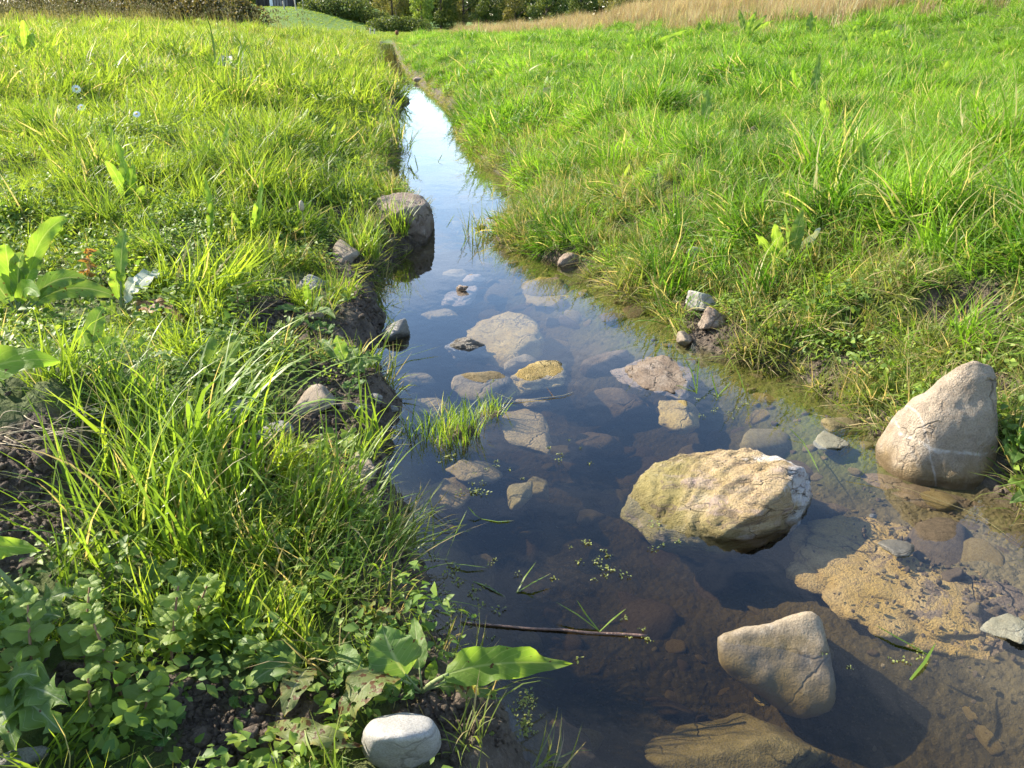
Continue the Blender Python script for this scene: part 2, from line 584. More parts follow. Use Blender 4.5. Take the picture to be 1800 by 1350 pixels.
# bare soil patches: photo pixel, radius in photo pixels
BARE = [(40, 840, 120), (20, 930, 70), (470, 560, 70), (520, 600, 60), (590, 680, 70), (610, 740, 60), (640, 800, 45), (640, 540, 40), (640, 480, 25), (520, 740, 60), (440, 800, 50),
        (680, 870, 45), (440, 1290, 70), (350, 1250, 50), (380, 1330, 70), (640, 1060, 40), (300, 1160, 30), (760, 1250, 60), (850, 1260, 45), (560, 1250, 40),
        (140, 1200, 40), (700, 400, 45), (560, 380, 40), (600, 440, 30),
        (1280, 590, 30), (1240, 575, 30), (1700, 555, 60), (1580, 440, 40), (1400, 290, 26), (1480, 650, 30), (1750, 680, 35), (1790, 850, 25),
        (1330, 240, 16), (590, 370, 20), (700, 170, 12)]
BW = []
for bx_, by_, br_ in BARE:
    q = hit(bx_, by_)
    BW.append((q[0], q[1], br_ * mpp(q)))


def bare(x, y):
    o = np.zeros_like(x)
    for bx_, by_, br_ in BW:
        e = ((x - bx_) / br_) ** 2 + ((y - by_) / (br_ * 1.15)) ** 2
        o = np.maximum(o, np.exp(-e * 1.1))
    dl_ = Lx(y) - x
    o = np.maximum(o, 0.5 * (1 - ss(0.08, 0.22, dl_)) * (dl_ > 0) * ss(1.7, 1.9, y) * (1 - ss(3.0, 3.5, y)) * (0.75 + 0.9 * n2(x, y, 3.5, 6.1, 2)))
    return np.clip(o * 1.5 + 0.6 * n2(x, y, 7, 6.6, 2) * (o > 0.2), 0, 1)


gb = bare(V[:, 0], V[:, 1])
grassy = ss(0.05, 0.3, land) * (1 - ss(0.25, 0.6, gb))
M_GROUND = ground_mat()
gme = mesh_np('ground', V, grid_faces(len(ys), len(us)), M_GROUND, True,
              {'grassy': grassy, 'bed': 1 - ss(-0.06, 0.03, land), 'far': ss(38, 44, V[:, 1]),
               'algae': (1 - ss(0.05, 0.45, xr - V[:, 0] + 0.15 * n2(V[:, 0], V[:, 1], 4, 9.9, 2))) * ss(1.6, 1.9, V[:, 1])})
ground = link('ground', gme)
tag(ground, kind='structure')

# ------------------------------------------------------------------ water
yw = np.concatenate([np.linspace(-2.5, 8, 90), np.exp(np.linspace(math.log(8.2), math.log(50), 60))])
uw = np.linspace(0, 1, 14)
YW, UW = np.meshgrid(yw, uw, indexing='ij')
lw, rw = Lx(YW) - 0.25, Rx(YW) + 0.25
k = np.clip((0.8 - YW) / 2, 0, 1)
XW = lw + (rw - lw) * UW
top = np.stack([XW, YW, np.zeros_like(XW)], -1).reshape(-1, 3)
nv = len(top)
ft = grid_faces(len(yw), len(uw))
nt = NT('stream_water')
p = nt.pos()
w1 = nt.noise(nt.mapping(p, (1, 0.8, 1)), 5, 3, 0.5)
w2 = nt.noise(nt.mapping(p, (1.2, 0.7, 1)), 24, 3, 0.5)
bpw = nt.bump(nt.math('ADD', w1, nt.math('MULTIPLY', w2, 0.16)), 0.06, 0.03)
gl = nt.n('BsdfGlossy')
gl.inputs['Roughness'].default_value = 0.02
gl.inputs['Color'].default_value = (1, 1, 1, 1)
nt.l(bpw, gl.inputs['Normal'])
tr = nt.n('BsdfTransparent')
tr.inputs['Color'].default_value = (0.97, 0.97, 0.97, 1)
lwt = nt.n('LayerWeight')
lwt.inputs['Blend'].default_value = 0.5
nt.l(bpw, lwt.inputs['Normal'])
fres = nt.math('ADD', 0.035, nt.math('MULTIPLY', nt.math('POWER', lwt.outputs['Facing'], 3.9), 0.965))
mx = nt.n('MixShader')
nt.l(fres, mx.inputs[0])
nt.l(tr.outputs[0], mx.inputs[1])
nt.l(gl.outputs[0], mx.inputs[2])
va = nt.n('VolumeAbsorption')
va.inputs['Color'].default_value = (0.55, 0.50, 0.34, 1)
va.inputs['Density'].default_value = 6.8
M_WATER = nt.done(mx.outputs[0], va.outputs[0])
nr_, nc_ = len(yw), len(uw)
bot = top + np.array([0, 0, -0.7])
idg = np.arange(nv).reshape(nr_, nc_)
rim = np.concatenate([idg[0, :], idg[1:, -1], idg[-1, -2::-1], idg[-2:0:-1, 0]])
rn = np.roll(rim, -1)
side = np.stack([rim + nv, rn + nv, rn, rim], 1)
water = link('water', mesh_np('water', np.concatenate([top, bot]), np.concatenate([ft, ft[:, ::-1] + nv, side]), M_WATER, False))
tag(water, kind='structure')

# ------------------------------------------------------------------ rocks
import bmesh
_ico = {}


def ico(sub):
    if sub not in _ico:
        bm = bmesh.new()
        bmesh.ops.create_icosphere(bm, subdivisions=sub, radius=1)
        bm.verts.ensure_lookup_table()
        Vv = np.array([v.co[:] for v in bm.verts])
        Ff = np.array([[v.index for v in f.verts] for f in bm.faces])
        bm.free()
        _ico[sub] = (Vv, Ff)
    return _ico[sub]


def rotz(V, a):
    c, s = math.cos(a), math.sin(a)
    return V @ np.array([[c, s, 0], [-s, c, 0], [0, 0, 1]])


def normals(V, F):
    n = np.cross(V[F[:, 1]] - V[F[:, 0]], V[F[:, 2]] - V[F[:, 0]])
    N = np.zeros_like(V)
    for k in range(3):
        np.add.at(N, F[:, k], n)
    return N / (np.linalg.norm(N, axis=1)[:, None] + 1e-12)


def facet_rock(sub, seed, nplanes, sharp, rough, strat=None, lumps=0.12):
    r = np.random.default_rng(seed)
    D, F = ico(sub)
    n = r.normal(size=(nplanes, 3))
    n /= np.linalg.norm(n, axis=1)[:, None]
    d = r.uniform(0.62, 0.98, nplanes)
    q = np.maximum(D @ n.T, 1e-3) / d[None]
    inv = (q ** sharp).sum(1) ** (1 / sharp)
    V = D / np.maximum(inv, 0.7)[:, None]
    V = V * (1 + lumps * fbm(V * 1.3 + seed * 3.1, 2))[:, None]
    V = V / np.abs(V).max(0)
    N = normals(V, F)
    dis = fbm(V * 2.6 + seed, 5, 0.55)
    if strat is not None:
        sv = (V @ np.array(Euler(strat[1]).to_matrix())) * np.array(strat[0])
        dis = dis * 0.5 + 0.9 * fbm(sv + seed, 5, 0.55, ridge=True)
    V = V + N * (rough * dis)[:, None]
    return V, F


ROCKS = []


def rock(name, px, py, wpx, hpx, z, mat, label, flat=0.6, seed=1, yaw=0.0, sub=4, planes=14, sharp=9, rough=0.05, lumps=0.12, strat=None,
         group=None, ground_snap=False, tilt=(0, 0)):
    c = hit(px, py) if ground_snap else at(px, py, z)
    if ground_snap:
        c = c + np.array([0, 0, z])
    m = mpp(c)
    sx = wpx * m / 2
    sz = sx * flat
    phi = math.atan2(CAM_H - c[2], c[1])
    e = (hpx * m / 2) ** 2 - (sz * math.cos(phi)) ** 2
    sy = math.sqrt(max(e, (0.45 * sx * math.sin(phi)) ** 2)) / math.sin(phi)
    sy = min(sy, 1.6 * sx)
    Vv, F = facet_rock(sub, seed, planes, sharp, rough, strat, lumps)
    Vv = Vv * np.array([sx, sy, sz])
    if tilt != (0, 0):
        Vv = Vv @ np.array(Euler((tilt[0], tilt[1], 0)).to_matrix()).T
    Vv = rotz(Vv, yaw)
    o = link(name, mesh_np(name, Vv, F, mat, True), None, tuple(c))
    tag(o, label, 'stone', group)
    ROCKS.append((c[0], c[1], max(sx, sy), c[2] + sz))
    return o


def profile_rock(name, base_px, base_py, z0, prof, depth_prof, scale_m, mat, label, sub=5, seed=3, rough=0.02, strat=None, yaw=0, sharp=None):
    """prof: list of (height fraction, left, right) in photo pixels from base_px; depth_prof: (t, front, back) in pixels."""
    D, F = ico(sub)
    t = (D[:, 2] + 1) / 2
    P = np.array(prof, float)
    Q = np.array(depth_prof, float)
    l, r_ = np.interp(t, P[:, 0], P[:, 1]), np.interp(t, P[:, 0], P[:, 2])
    f, b = np.interp(t, Q[:, 0], Q[:, 1]), np.interp(t, Q[:, 0], Q[:, 2])
    rad = np.sqrt(np.maximum(1 - D[:, 2] ** 2, 1e-9))
    cx, cy = D[:, 0] / rad, D[:, 1] / rad
    # squarer cross-section
    k = (np.abs(cx) ** 2.6 + np.abs(cy) ** 2.6) ** (-1 / 2.6)
    cx, cy = cx * k, cy * k
    pole = np.minimum(1, rad * 2.2)
    hpx = prof[-1][3] if len(prof[-1]) > 3 else 1
    Xp = (l + r_) / 2 + cx * (r_ - l) / 2 * np.where(rad < 0.02, 0, 1)
    Yp = (f + b) / 2 + cy * (b - f) / 2 * np.where(rad < 0.02, 0, 1)
    return D, F, t, Xp, Yp


def TAN(sp=None, **k):
    return rock_mat('rock_' + str(len(bpy.data.materials)), special=sp, **k)


def boulder_special(nt, o, col):
    x, y, z = nt.sep(o)[:3]
    n = nt.noise(o, 7, 6, 0.6)
    g = nt.math('ADD', x, nt.rng(n, 0.2, 0.8, -0.12, 0.12))
    col = nt.mix(nt.rng(g, -0.17, -0.02, 0.75, 0.0), col, (0.23, 0.20, 0.06))
    q = nt.math('ADD', nt.math('ADD', x, nt.math('MULTIPLY', y, 0.5)), nt.rng(nt.noise(o, 11, 6, 0.6), 0.2, 0.8, -0.13, 0.13))
    col = nt.mix(nt.rng(q, 0.075, 0.12, 0, 0.85), col, (0.62, 0.60, 0.57))
    st = nt.noise(nt.mapping(o, (2.5, 10, 24), (0.5, 0.15, 0.28)), 2.4, 6, 0.65, 0.6)
    col = nt.mix(nt.rng(st, 0.55, 0.63, 0, 0.75), col, (0.15, 0.11, 0.075))
    s2 = nt.noise(nt.mapping(o, (4, 12, 20), (0.5, 0.15, 0.28)), 1.3, 5, 0.6, 0.4)
    col = nt.mix(nt.rng(s2, 0.56, 0.68, 0, 0.6), col, (0.38, 0.29, 0.27))
    return col


M_BOULDER = rock_mat('rock_tan_boulder', (0.40, 0.285, 0.14), (0.48, 0.37, 0.21), (0.47, 0.35, 0.25), 7, 0.75, 0.7,
                     ((0.20, 0.15, 0.06), -0.03, 0.05), boulder_special, ((1, 2.2, 4), (0.3, 0.2, 0.3)))


def vein_special(nt, o, col):
    x, y, z = nt.sep(o)[:3]
    w = nt.rng(nt.noise(o, 12, 5, 0.6), 0.25, 0.75, -0.016, 0.016)
    zz = nt.math('ADD', nt.math('SUBTRACT', z, 0.175), nt.math('ADD', w, nt.math('MULTIPLY', x, 0.10)))
    d = nt.math('ABSOLUTE', zz)
    col = nt.mix(nt.rng(nt.noise(o, 26, 4), 0.4, 0.65, 0, 0.55), col, nt.mix(1.0, col, (0.62, 0.58, 0.55), 'MULTIPLY'))
    thick = nt.rng(nt.noise(o, 30, 3), 0.40, 0.62, 0.0, 0.6)
    col = nt.mix(nt.math('MULTIPLY', nt.rng(d, 0.002, 0.006, 1, 0), thick), col, (0.66, 0.63, 0.58))
    w2_ = nt.math('ABSOLUTE', nt.math('ADD', nt.math('ADD', x, 0.03), nt.math('ADD', nt.math('MULTIPLY', z, 0.25), nt.math('MULTIPLY', w, 0.35))))
    col = nt.mix(nt.rng(w2_, 0.001, 0.004, 0.4, 0), col, (0.55, 0.50, 0.44))
    return col


M_POINT = rock_mat('rock_pink_pointed', (0.34, 0.275, 0.20), (0.43, 0.355, 0.265), (0.38, 0.31, 0.24), 8, 0.7, 0.8, ((0.24, 0.17, 0.08), 0.0, 0.06), vein_special)
M_BROWNST = rock_mat('rock_grey_brown', (0.24, 0.19, 0.125), (0.32, 0.26, 0.18), (0.30, 0.25, 0.19), 8, 0.22, 0.6, ((0.22, 0.16, 0.05), -0.07, 0.01))
M_PALE = rock_mat('rock_pale_cobble', (0.30, 0.29, 0.265), (0.38, 0.365, 0.335), (0.34, 0.32, 0.285), 12, 0.2, 0.7)
M_GREY = rock_mat('rock_grey', (0.20, 0.20, 0.19), (0.30, 0.29, 0.27), (0.34, 0.32, 0.29), 12, 0.5, 0.7)
M_GREYBR = rock_mat('rock_brownish', (0.25, 0.20, 0.145), (0.34, 0.28, 0.21), (0.30, 0.25, 0.19), 12, 0.5, 0.75)
M_BANKROCK = rock_mat('rock_bank', (0.22, 0.165, 0.13), (0.33, 0.26, 0.21), (0.40, 0.34, 0.29), 7, 0.9, 0.8)
M_WETDARK = rock_mat('rock_wet_dark', (0.10, 0.085, 0.065), (0.19, 0.16, 0.12), (0.26, 0.22, 0.17), 14, 0.5, 0.3, None, None, None, True)
M_SLATEW = rock_mat('rock_dark_slate', (0.13, 0.125, 0.11), (0.20, 0.19, 0.165), (0.24, 0.22, 0.19), 10, 0.3, 0.4, None, None, ((1, 1, 5), (0.2, 0.3, 0)))
M_ROUGH = rock_mat('rock_rough_pinkish', (0.36, 0.27, 0.20), (0.48, 0.39, 0.31), (0.30, 0.20, 0.15), 15, 1.0, 0.8)
M_YELLOW = rock_mat('rock_yellow_submerged', (0.42, 0.30, 0.09), (0.54, 0.42, 0.18), (0.20, 0.145, 0.065), 10, 0.8, 0.8)
M_OLIVE = rock_mat('rock_olive_submerged', (0.20, 0.165, 0.075), (0.30, 0.25, 0.12), (0.36, 0.30, 0.18), 9, 0.5, 0.8)
M_GREYSUB = rock_mat('rock_grey_submerged', (0.21, 0.165, 0.085), (0.30, 0.235, 0.13), (0.14, 0.105, 0.055), 9, 0.5, 0.8)
M_DARKSUB = rock_mat('rock_brown_submerged', (0.13, 0.095, 0.055), (0.22, 0.16, 0.095), (0.28, 0.21, 0.13), 9, 0.6, 0.85)
M_GREEN = rock_mat('rock_grey_green', (0.24, 0.235, 0.17), (0.33, 0.32, 0.25), (0.28, 0.25, 0.17), 14, 0.4, 0.7)


def slab_special(nt, o, col):
    x, y, z = nt.sep(o)[:3]
    n = nt.rng(nt.noise(o, 7, 8, 0.72, 0.8), 0.25, 0.75, -0.42, 0.42)
    s = nt.math('ADD', nt.math('ADD', nt.math('MULTIPLY', x, 1.0), nt.math('MULTIPLY', y, -0.35)), n)
    sed = nt.mix(nt.rng(nt.noise(o, 60, 4, 0.7), 0.35, 0.65), (0.13, 0.095, 0.065), (0.24, 0.185, 0.135))
    return nt.mix(nt.rng(s, 0.0, 0.07), col, sed)


M_SLAB = rock_mat('rock_yellow_slab', (0.42, 0.29, 0.08), (0.52, 0.39, 0.19), (0.22, 0.15, 0.08), 8, 1.0, 0.8, None, slab_special)

def hull_rock(name, pts, mat, label, cat, sharp, rough, seed, sub=6, strat=None, lump=0.05, freq=3.0, group=None, post=None):
    pts = np.array(pts, float)
    bm = bmesh.new()
    vs_ = [bm.verts.new(p) for p in pts]
    bmesh.ops.convex_hull(bm, input=vs_)
    bm.normal_update()
    c = (pts.max(0) + pts.min(0)) / 2 * 0.5 + pts.mean(0) * 0.5
    n = np.array([f.normal[:] for f in bm.faces])
    d = np.array([(Vector(f.verts[0].co) - Vector(c)).dot(f.normal) for f in bm.faces])
    bm.free()
    sg = np.where(d < 0, -1, 1)
    n, d = n * sg[:, None], np.maximum(np.abs(d), 1e-4)
    ext = (pts.max(0) - pts.min(0)) / 2
    D, F = ico(sub)
    dr_ = D * ext
    ln = np.linalg.norm(dr_, axis=1)
    q = np.maximum(dr_ @ n.T, 1e-6) / d[None]
    inv = (q ** sharp).sum(1) ** (1 / sharp)
    V = dr_ / inv[:, None]
    if post is not None:
        V = post(V)
    s0 = float(ext.mean())
    N = normals(V, F)
    V = V + N * (lump * s0 * fbm(V / s0 * 1.2 + seed, 2))[:, None]
    dis = fbm(V / s0 * freq + seed, 6, 0.55)
    if strat is not None:
        sv = (V / s0 @ np.array(Euler(strat[1]).to_matrix())) * np.array(strat[0])
        wob = 0.35 * fbm(V / s0 * 1.7 + 3, 3)
        dis = 0.22 * dis + 0.8 * fbm(sv + seed + wob[:, None], 5, 0.6, ridge=True)
    V = V + normals(V, F) * (rough * s0 * (dis - dis.mean()))[:, None]
    o = link(name, mesh_np(name, V, F, mat), None, tuple(c))
    ROCKS.append((c[0], c[1], float(ext[:2].max()) * (0.45 if name == 'bank_rock' else 0.9), float(pts[:, 2].max())))
    return tag(o, label, cat, group)


hull_rock('boulder', [at(1146, 814, 0.045), at(1225, 795, 0.06), at(1325, 790, 0.085), at(1385, 806, 0.105), at(1412, 820, 0.095), at(1428, 866, 0.03), at(1402, 930, -0.01), at(1372, 868, 0.08),
                      at(1255, 972, -0.03), at(1140, 958, -0.04), at(1088, 908, -0.03), at(1112, 860, 0.01), at(1280, 935, 0.03), at(1335, 900, 0.065), at(1180, 925, 0.01), at(1130, 905, -0.18), at(1410, 905, -0.18), at(1255, 1000, -0.18), at(1250, 850, -0.18), at(1415, 870, -0.1)],
          M_BOULDER, 'big tan boulder streaked with white and green algae, standing in the middle of the water', 'boulder', 34, 0.16, 4.0, 6, ((0.7, 2.6, 6.5), (0.5, 0.15, 0.28)), 0.04)


def saddle_post(V):
    k = np.exp(-((V[:, 0] + 0.02) / 0.06) ** 2) * ss(-0.05, 0.12, V[:, 2])
    V = V.copy()
    V[:, 2] -= 0.008 * k
    return V


hull_rock('saddle_stone', [at(1416, 1067, 0.065), at(1446, 1077, 0.060), at(1395, 1090, 0.045), at(1257, 1118, 0.005), at(1262, 1145, -0.01), at(1462, 1160, 0.0), at(1477, 1230, -0.05), at(1466, 1262, -0.08), at(1390, 1272, -0.12), at(1296, 1205, -0.09), at(1260, 1172, -0.06),
                           at(1275, 1125, -0.2), at(1440, 1125, -0.2)],
          M_BROWNST, 'smooth grey brown stone rising to one blunt peak, half sunk in the near water', 'stone', 18, 0.035, 11.0, 5, None, 0.05, post=saddle_post)


def shaped(name, px, py, z0, hm, prof, dprof, mat, label, rough, seed, sub=5, freq=9, cat='stone', sq=2.6, apexback=0.0):
    """prof rows: (t, left_m, right_m); dprof rows: (t, front_m, back_m). Height hm above z0."""
    c = at(px, py, z0)
    D, F = ico(sub)
    t = (D[:, 2] + 1) / 2
    t = t ** 0.9
    P, Q = np.array(prof, float), np.array(dprof, float)
    rad = np.sqrt(np.maximum(1 - D[:, 2] ** 2, 1e-9))
    a = np.maximum(rad, 1e-4)
    cx, cy = D[:, 0] / a, D[:, 1] / a
    kk = (np.abs(cx) ** sq + np.abs(cy) ** sq) ** (-1 / sq)
    kk = np.where(rad < 1e-3, 0, kk)
    cx, cy = cx * kk, cy * kk
    l, r_ = np.interp(t, P[:, 0], P[:, 1]), np.interp(t, P[:, 0], P[:, 2])
    f, b = np.interp(t, Q[:, 0], Q[:, 1]), np.interp(t, Q[:, 0], Q[:, 2])
    V = np.stack([(l + r_) / 2 + cx * (r_ - l) / 2, (f + b) / 2 + cy * (b - f) / 2, t * hm], 1)
    # relax the parametrisation
    e = np.unique(np.sort(np.concatenate([F[:, [0, 1]], F[:, [1, 2]], F[:, [2, 0]]]), 1), axis=0)
    for _ in range(6):
        acc = np.zeros_like(V)
        cnt = np.zeros(len(V))
        np.add.at(acc, e[:, 0], V[e[:, 1]])
        np.add.at(acc, e[:, 1], V[e[:, 0]])
        np.add.at(cnt, e[:, 0], 1)
        np.add.at(cnt, e[:, 1], 1)
        V = 0.5 * V + 0.5 * acc / cnt[:, None]
    N = normals(V, F)
    V = V + N * (rough * (fbm(V * freq + seed, 5, 0.55) + 0.5 * fbm(V * freq * 0.4 + seed, 2)))[:, None]
    o = link(name, mesh_np(name, V, F, mat), None, tuple(c))
    return tag(o, label, cat)


shaped('pointed_stone', 1640, 872, -0.10, 0.385,
       [(0, -0.10, 0.10), (0.12, -0.14, 0.135), (0.25, -0.150, 0.14), (0.45, -0.128, 0.135), (0.62, -0.105, 0.124), (0.76, -0.060, 0.118), (0.88, -0.010, 0.112), (0.96, 0.018, 0.104), (1.0, 0.045, 0.08)],
       [(0, -0.08, 0.12), (0.25, -0.09, 0.16), (0.6, -0.04, 0.13), (0.85, 0.02, 0.10), (1, 0.05, 0.06)],
       M_POINT, 'tall pointed pinkish stone crossed by a thin white vein, at the right water edge', 0.016, 5, 5, 9)

S = 'stones in the stream'
B = 'stones on the banks'
# on the left bank
hull_rock('pale_cobble', [at(630, 1288, 0.165), at(651, 1259, 0.175), at(708, 1251, 0.180), at(764, 1259, 0.175), at(781, 1291, 0.160), at(766, 1333, 0.125), at(643, 1342, 0.125), at(702, 1297, 0.210), at(742, 1294, 0.200), at(662, 1300, 0.200), at(634, 1328, 0.065), at(777, 1316, 0.065), at(702, 1378, 0.065), at(702, 1257, 0.065)],
          M_PALE, 'smooth pale rounded cobble at the bottom edge beside the dock plant', 'stone', 13, 0.02, 31.0, 5, None, 0.05, group=B)
hull_rock('bank_rock', [at(660, 345, 0.22), at(690, 334, 0.24), at(738, 341, 0.225), at(757, 360, 0.18), at(765, 388, 0.09), at(755, 425, 0.0), at(738, 438, -0.06), at(690, 445, -0.06), at(664, 398, 0.10), at(700, 372, 0.20), at(700, 400, -0.1), at(760, 400, -0.08)],
          M_BANKROCK, 'blocky reddish grey rock jutting from the far left bank into the water', 'stone', 22, 0.14, 33.0, 5, ((1.2, 2.0, 3.5), (0.2, 0.3, 0.1)), 0.08, group=B)
rock('dark_stone', 696, 583, 60, 52, 0.015, M_SLATEW, 'dark grey rounded stone with sharp edge in water against the left bank', 0.75, 35, -0.3, 4, 9, 14, 0.02, 0.08, group=B)
rock('long_stone', 550, 722, 92, 62, 0.02, M_GREYBR, 'long brown stone lying aslant on the bare soil of the left bank', 0.45, 37, -0.55, 4, 10, 9, 0.02, 0.08, group=B, ground_snap=True)
rock('grey_cobble', 480, 775, 80, 46, 0.02, M_GREY, 'rounded grey cobble half behind grass blades on the left bank', 0.6, 39, 0.1, 4, 10, 7, 0.015, 0.06, group=B, ground_snap=True)
rock('hidden_stone', 415, 735, 56, 50, 0.015, M_GREY, 'dull grey stone hidden behind the tall grass clump', 0.7, 41, 0.4, 4, 12, 8, 0.03, group=B, ground_snap=True)
rock('soil_pebble', 690, 720, 22, 14, 0.006, M_GREY, 'small grey pebble at the waterline left of the lone tuft', 0.6, 44, 0.2, 3, 9, 9, 0.03, group=B, ground_snap=True)
rock('lichen_stone', 632, 828, 62, 60, 0.01, M_GREYBR, 'flat brown stone with pale lichen beside the tall grass at the water', 0.4, 43, 0.2, 4, 9, 12, 0.05, group=B, ground_snap=True)
rock('narrow_stone', 652, 890, 36, 66, 0.0, M_GREYBR, 'narrow brown stone below the lichen stone at the water edge', 0.7, 45, 0.2, 4, 9, 12, 0.05, group=B, ground_snap=True)
rock('small_cobble', 660, 704, 26, 22, 0.01, M_GREY, 'small upright grey cobble at the left water edge by the soil', 0.8, 47, 0.2, 3, 10, 9, 0.03, group=B, ground_snap=True)
rock('flat_pebble', 622, 722, 40, 18, 0.008, M_PALE, 'flat pale stone between the long brown stone and the water', 0.35, 49, 0.3, 3, 10, 9, 0.03, group=B, ground_snap=True)
rock('round_pebble', 545, 696, 24, 15, 0.01, M_PALE, 'little rounded pale pebble just above the long brown stone', 0.7, 51, 0, 3, 10, 7, 0.02, group=B, ground_snap=True)
rock('brown_stone', 610, 452, 48, 54, 0.02, M_GREYBR, 'brown stone in grass left of the dark pool behind the bank rock', 0.8, 53, 0.2, 4, 10, 10, 0.04, group=B, ground_snap=True)
rock('far_grey_stone', 614, 398, 26, 14, 0.02, M_GREY, 'small grey stone in the grass left of the blocky bank rock', 0.7, 54, 0.2, 3, 10, 8, 0.04, group=B, ground_snap=True)
rock('half_buried_stone', 545, 500, 60, 44, 0.0, M_GREY, 'grey stone half buried in the left bank above the dark soil', 0.6, 55, 0.2, 4, 10, 9, 0.04, group=B, ground_snap=True)
rock('path_stone', 555, 560, 34, 22, 0.01, M_GREYBR, 'brownish stone beside a broad leaf on the dark soil', 0.6, 57, 0.5, 3, 10, 9, 0.04, group=B, ground_snap=True)
rock('chip_stone', 749, 1087, 27, 28, 0.02, M_PALE, 'little angular pale grey stone at the edge above the dock plant', 0.8, 59, 0.2, 3, 8, 14, 0.02, group=B, ground_snap=True)
rock('rough_stone', 712, 1150, 34, 46, 0.0, M_GREYBR, 'small rough brown stone behind the round dock leaf', 0.7, 61, 0.2, 3, 12, 9, 0.06, group=B, ground_snap=True)
rock('slate_flake', 893, 1275, 58, 78, -0.015, M_SLATEW, 'flat angular slate flake at the waterline near the bottom', 0.25, 63, 0.3, 4, 7, 18, 0.03, group=B, tilt=(0.5, 0.2))
rock('bottom_stone', 472, 1345, 50, 30, 0.01, M_PALE, 'pale stone cut by the bottom edge left of the pale cobble', 0.7, 65, 0.2, 3, 10, 7, 0.03, group=B, ground_snap=True)
rock('corner_stone', 40, 1338, 90, 50, 0.0, M_GREY, 'dark grey stone in the bottom left corner under leaves', 0.6, 67, 0.2, 4, 10, 9, 0.03, group=B, ground_snap=True)
rock('soil_clod', 432, 1312, 62, 58, 0.015, M_GROUND, 'big crumbly clod of dark soil near the bottom edge', 0.8, 69, 0.2, 4, 16, 7, 0.09, group=B, ground_snap=True)
rock('far_bank_rock', 700, 176, 40, 18, 0.02, M_BANKROCK, 'reddish rock at the tip of the far left bank, beside the narrow water', 0.6, 71, 0.2, 4, 10, 9, 0.06, group=B)
rock('far_bank_stone', 672, 188, 26, 18, 0.06, M_BANKROCK, 'smaller reddish stone behind grass left of the far rocky tip', 0.7, 73, 0.2, 3, 10, 9, 0.06, group=B)
rock('distant_rock', 664, 128, 18, 9, 0.05, M_GREYBR, 'distant brown rock on the left bank where the water narrows', 0.6, 75, 0.2, 3, 10, 9, 0.06, group=B)
# right bank
rock('far_right_stone', 733, 140, 20, 12, 0.05, M_ROUGH, 'distant pinkish stone at the right water edge', 0.6, 77, 0.2, 3, 10, 9, 0.06, group=B)
rock('rough_edge_stone', 1002, 458, 62, 42, 0.02, M_ROUGH, 'rough reddish stone at the tip of the grassy spit', 0.7, 79, 0.2, 4, 14, 9, 0.10, group=B)
rock('edge_block', 1228, 545, 56, 42, 0.05, M_PALE, 'upper pale block of the three stones on the right water edge', 0.7, 81, 0.2, 4, 8, 16, 0.05, group=B, ground_snap=True)
rock('edge_block', 1245, 580, 58, 46, 0.045, M_ROUGH, 'rough middle stone of the three on the right water edge', 0.8, 83, -0.2, 4, 10, 14, 0.1, group=B, ground_snap=True)
rock('edge_block', 1200, 598, 40, 30, 0.01, M_GREYBR, 'small lowest stone of the three on the right water edge', 0.7, 85, 0.2, 4, 10, 10, 0.04, group=B)
rock('grass_stone', 1225, 455, 44, 18, 0.03, M_PALE, 'pale stone half hidden in bright grass above the three edge stones', 0.6, 87, 0.2, 3, 9, 10, 0.04, group=B, ground_snap=True)
rock('grass_stone', 1192, 448, 24, 28, 0.03, M_ROUGH, 'pinkish stone left of the pale one in bright grass', 0.9, 88, 0.2, 3, 9, 10, 0.04, group=B, ground_snap=True)
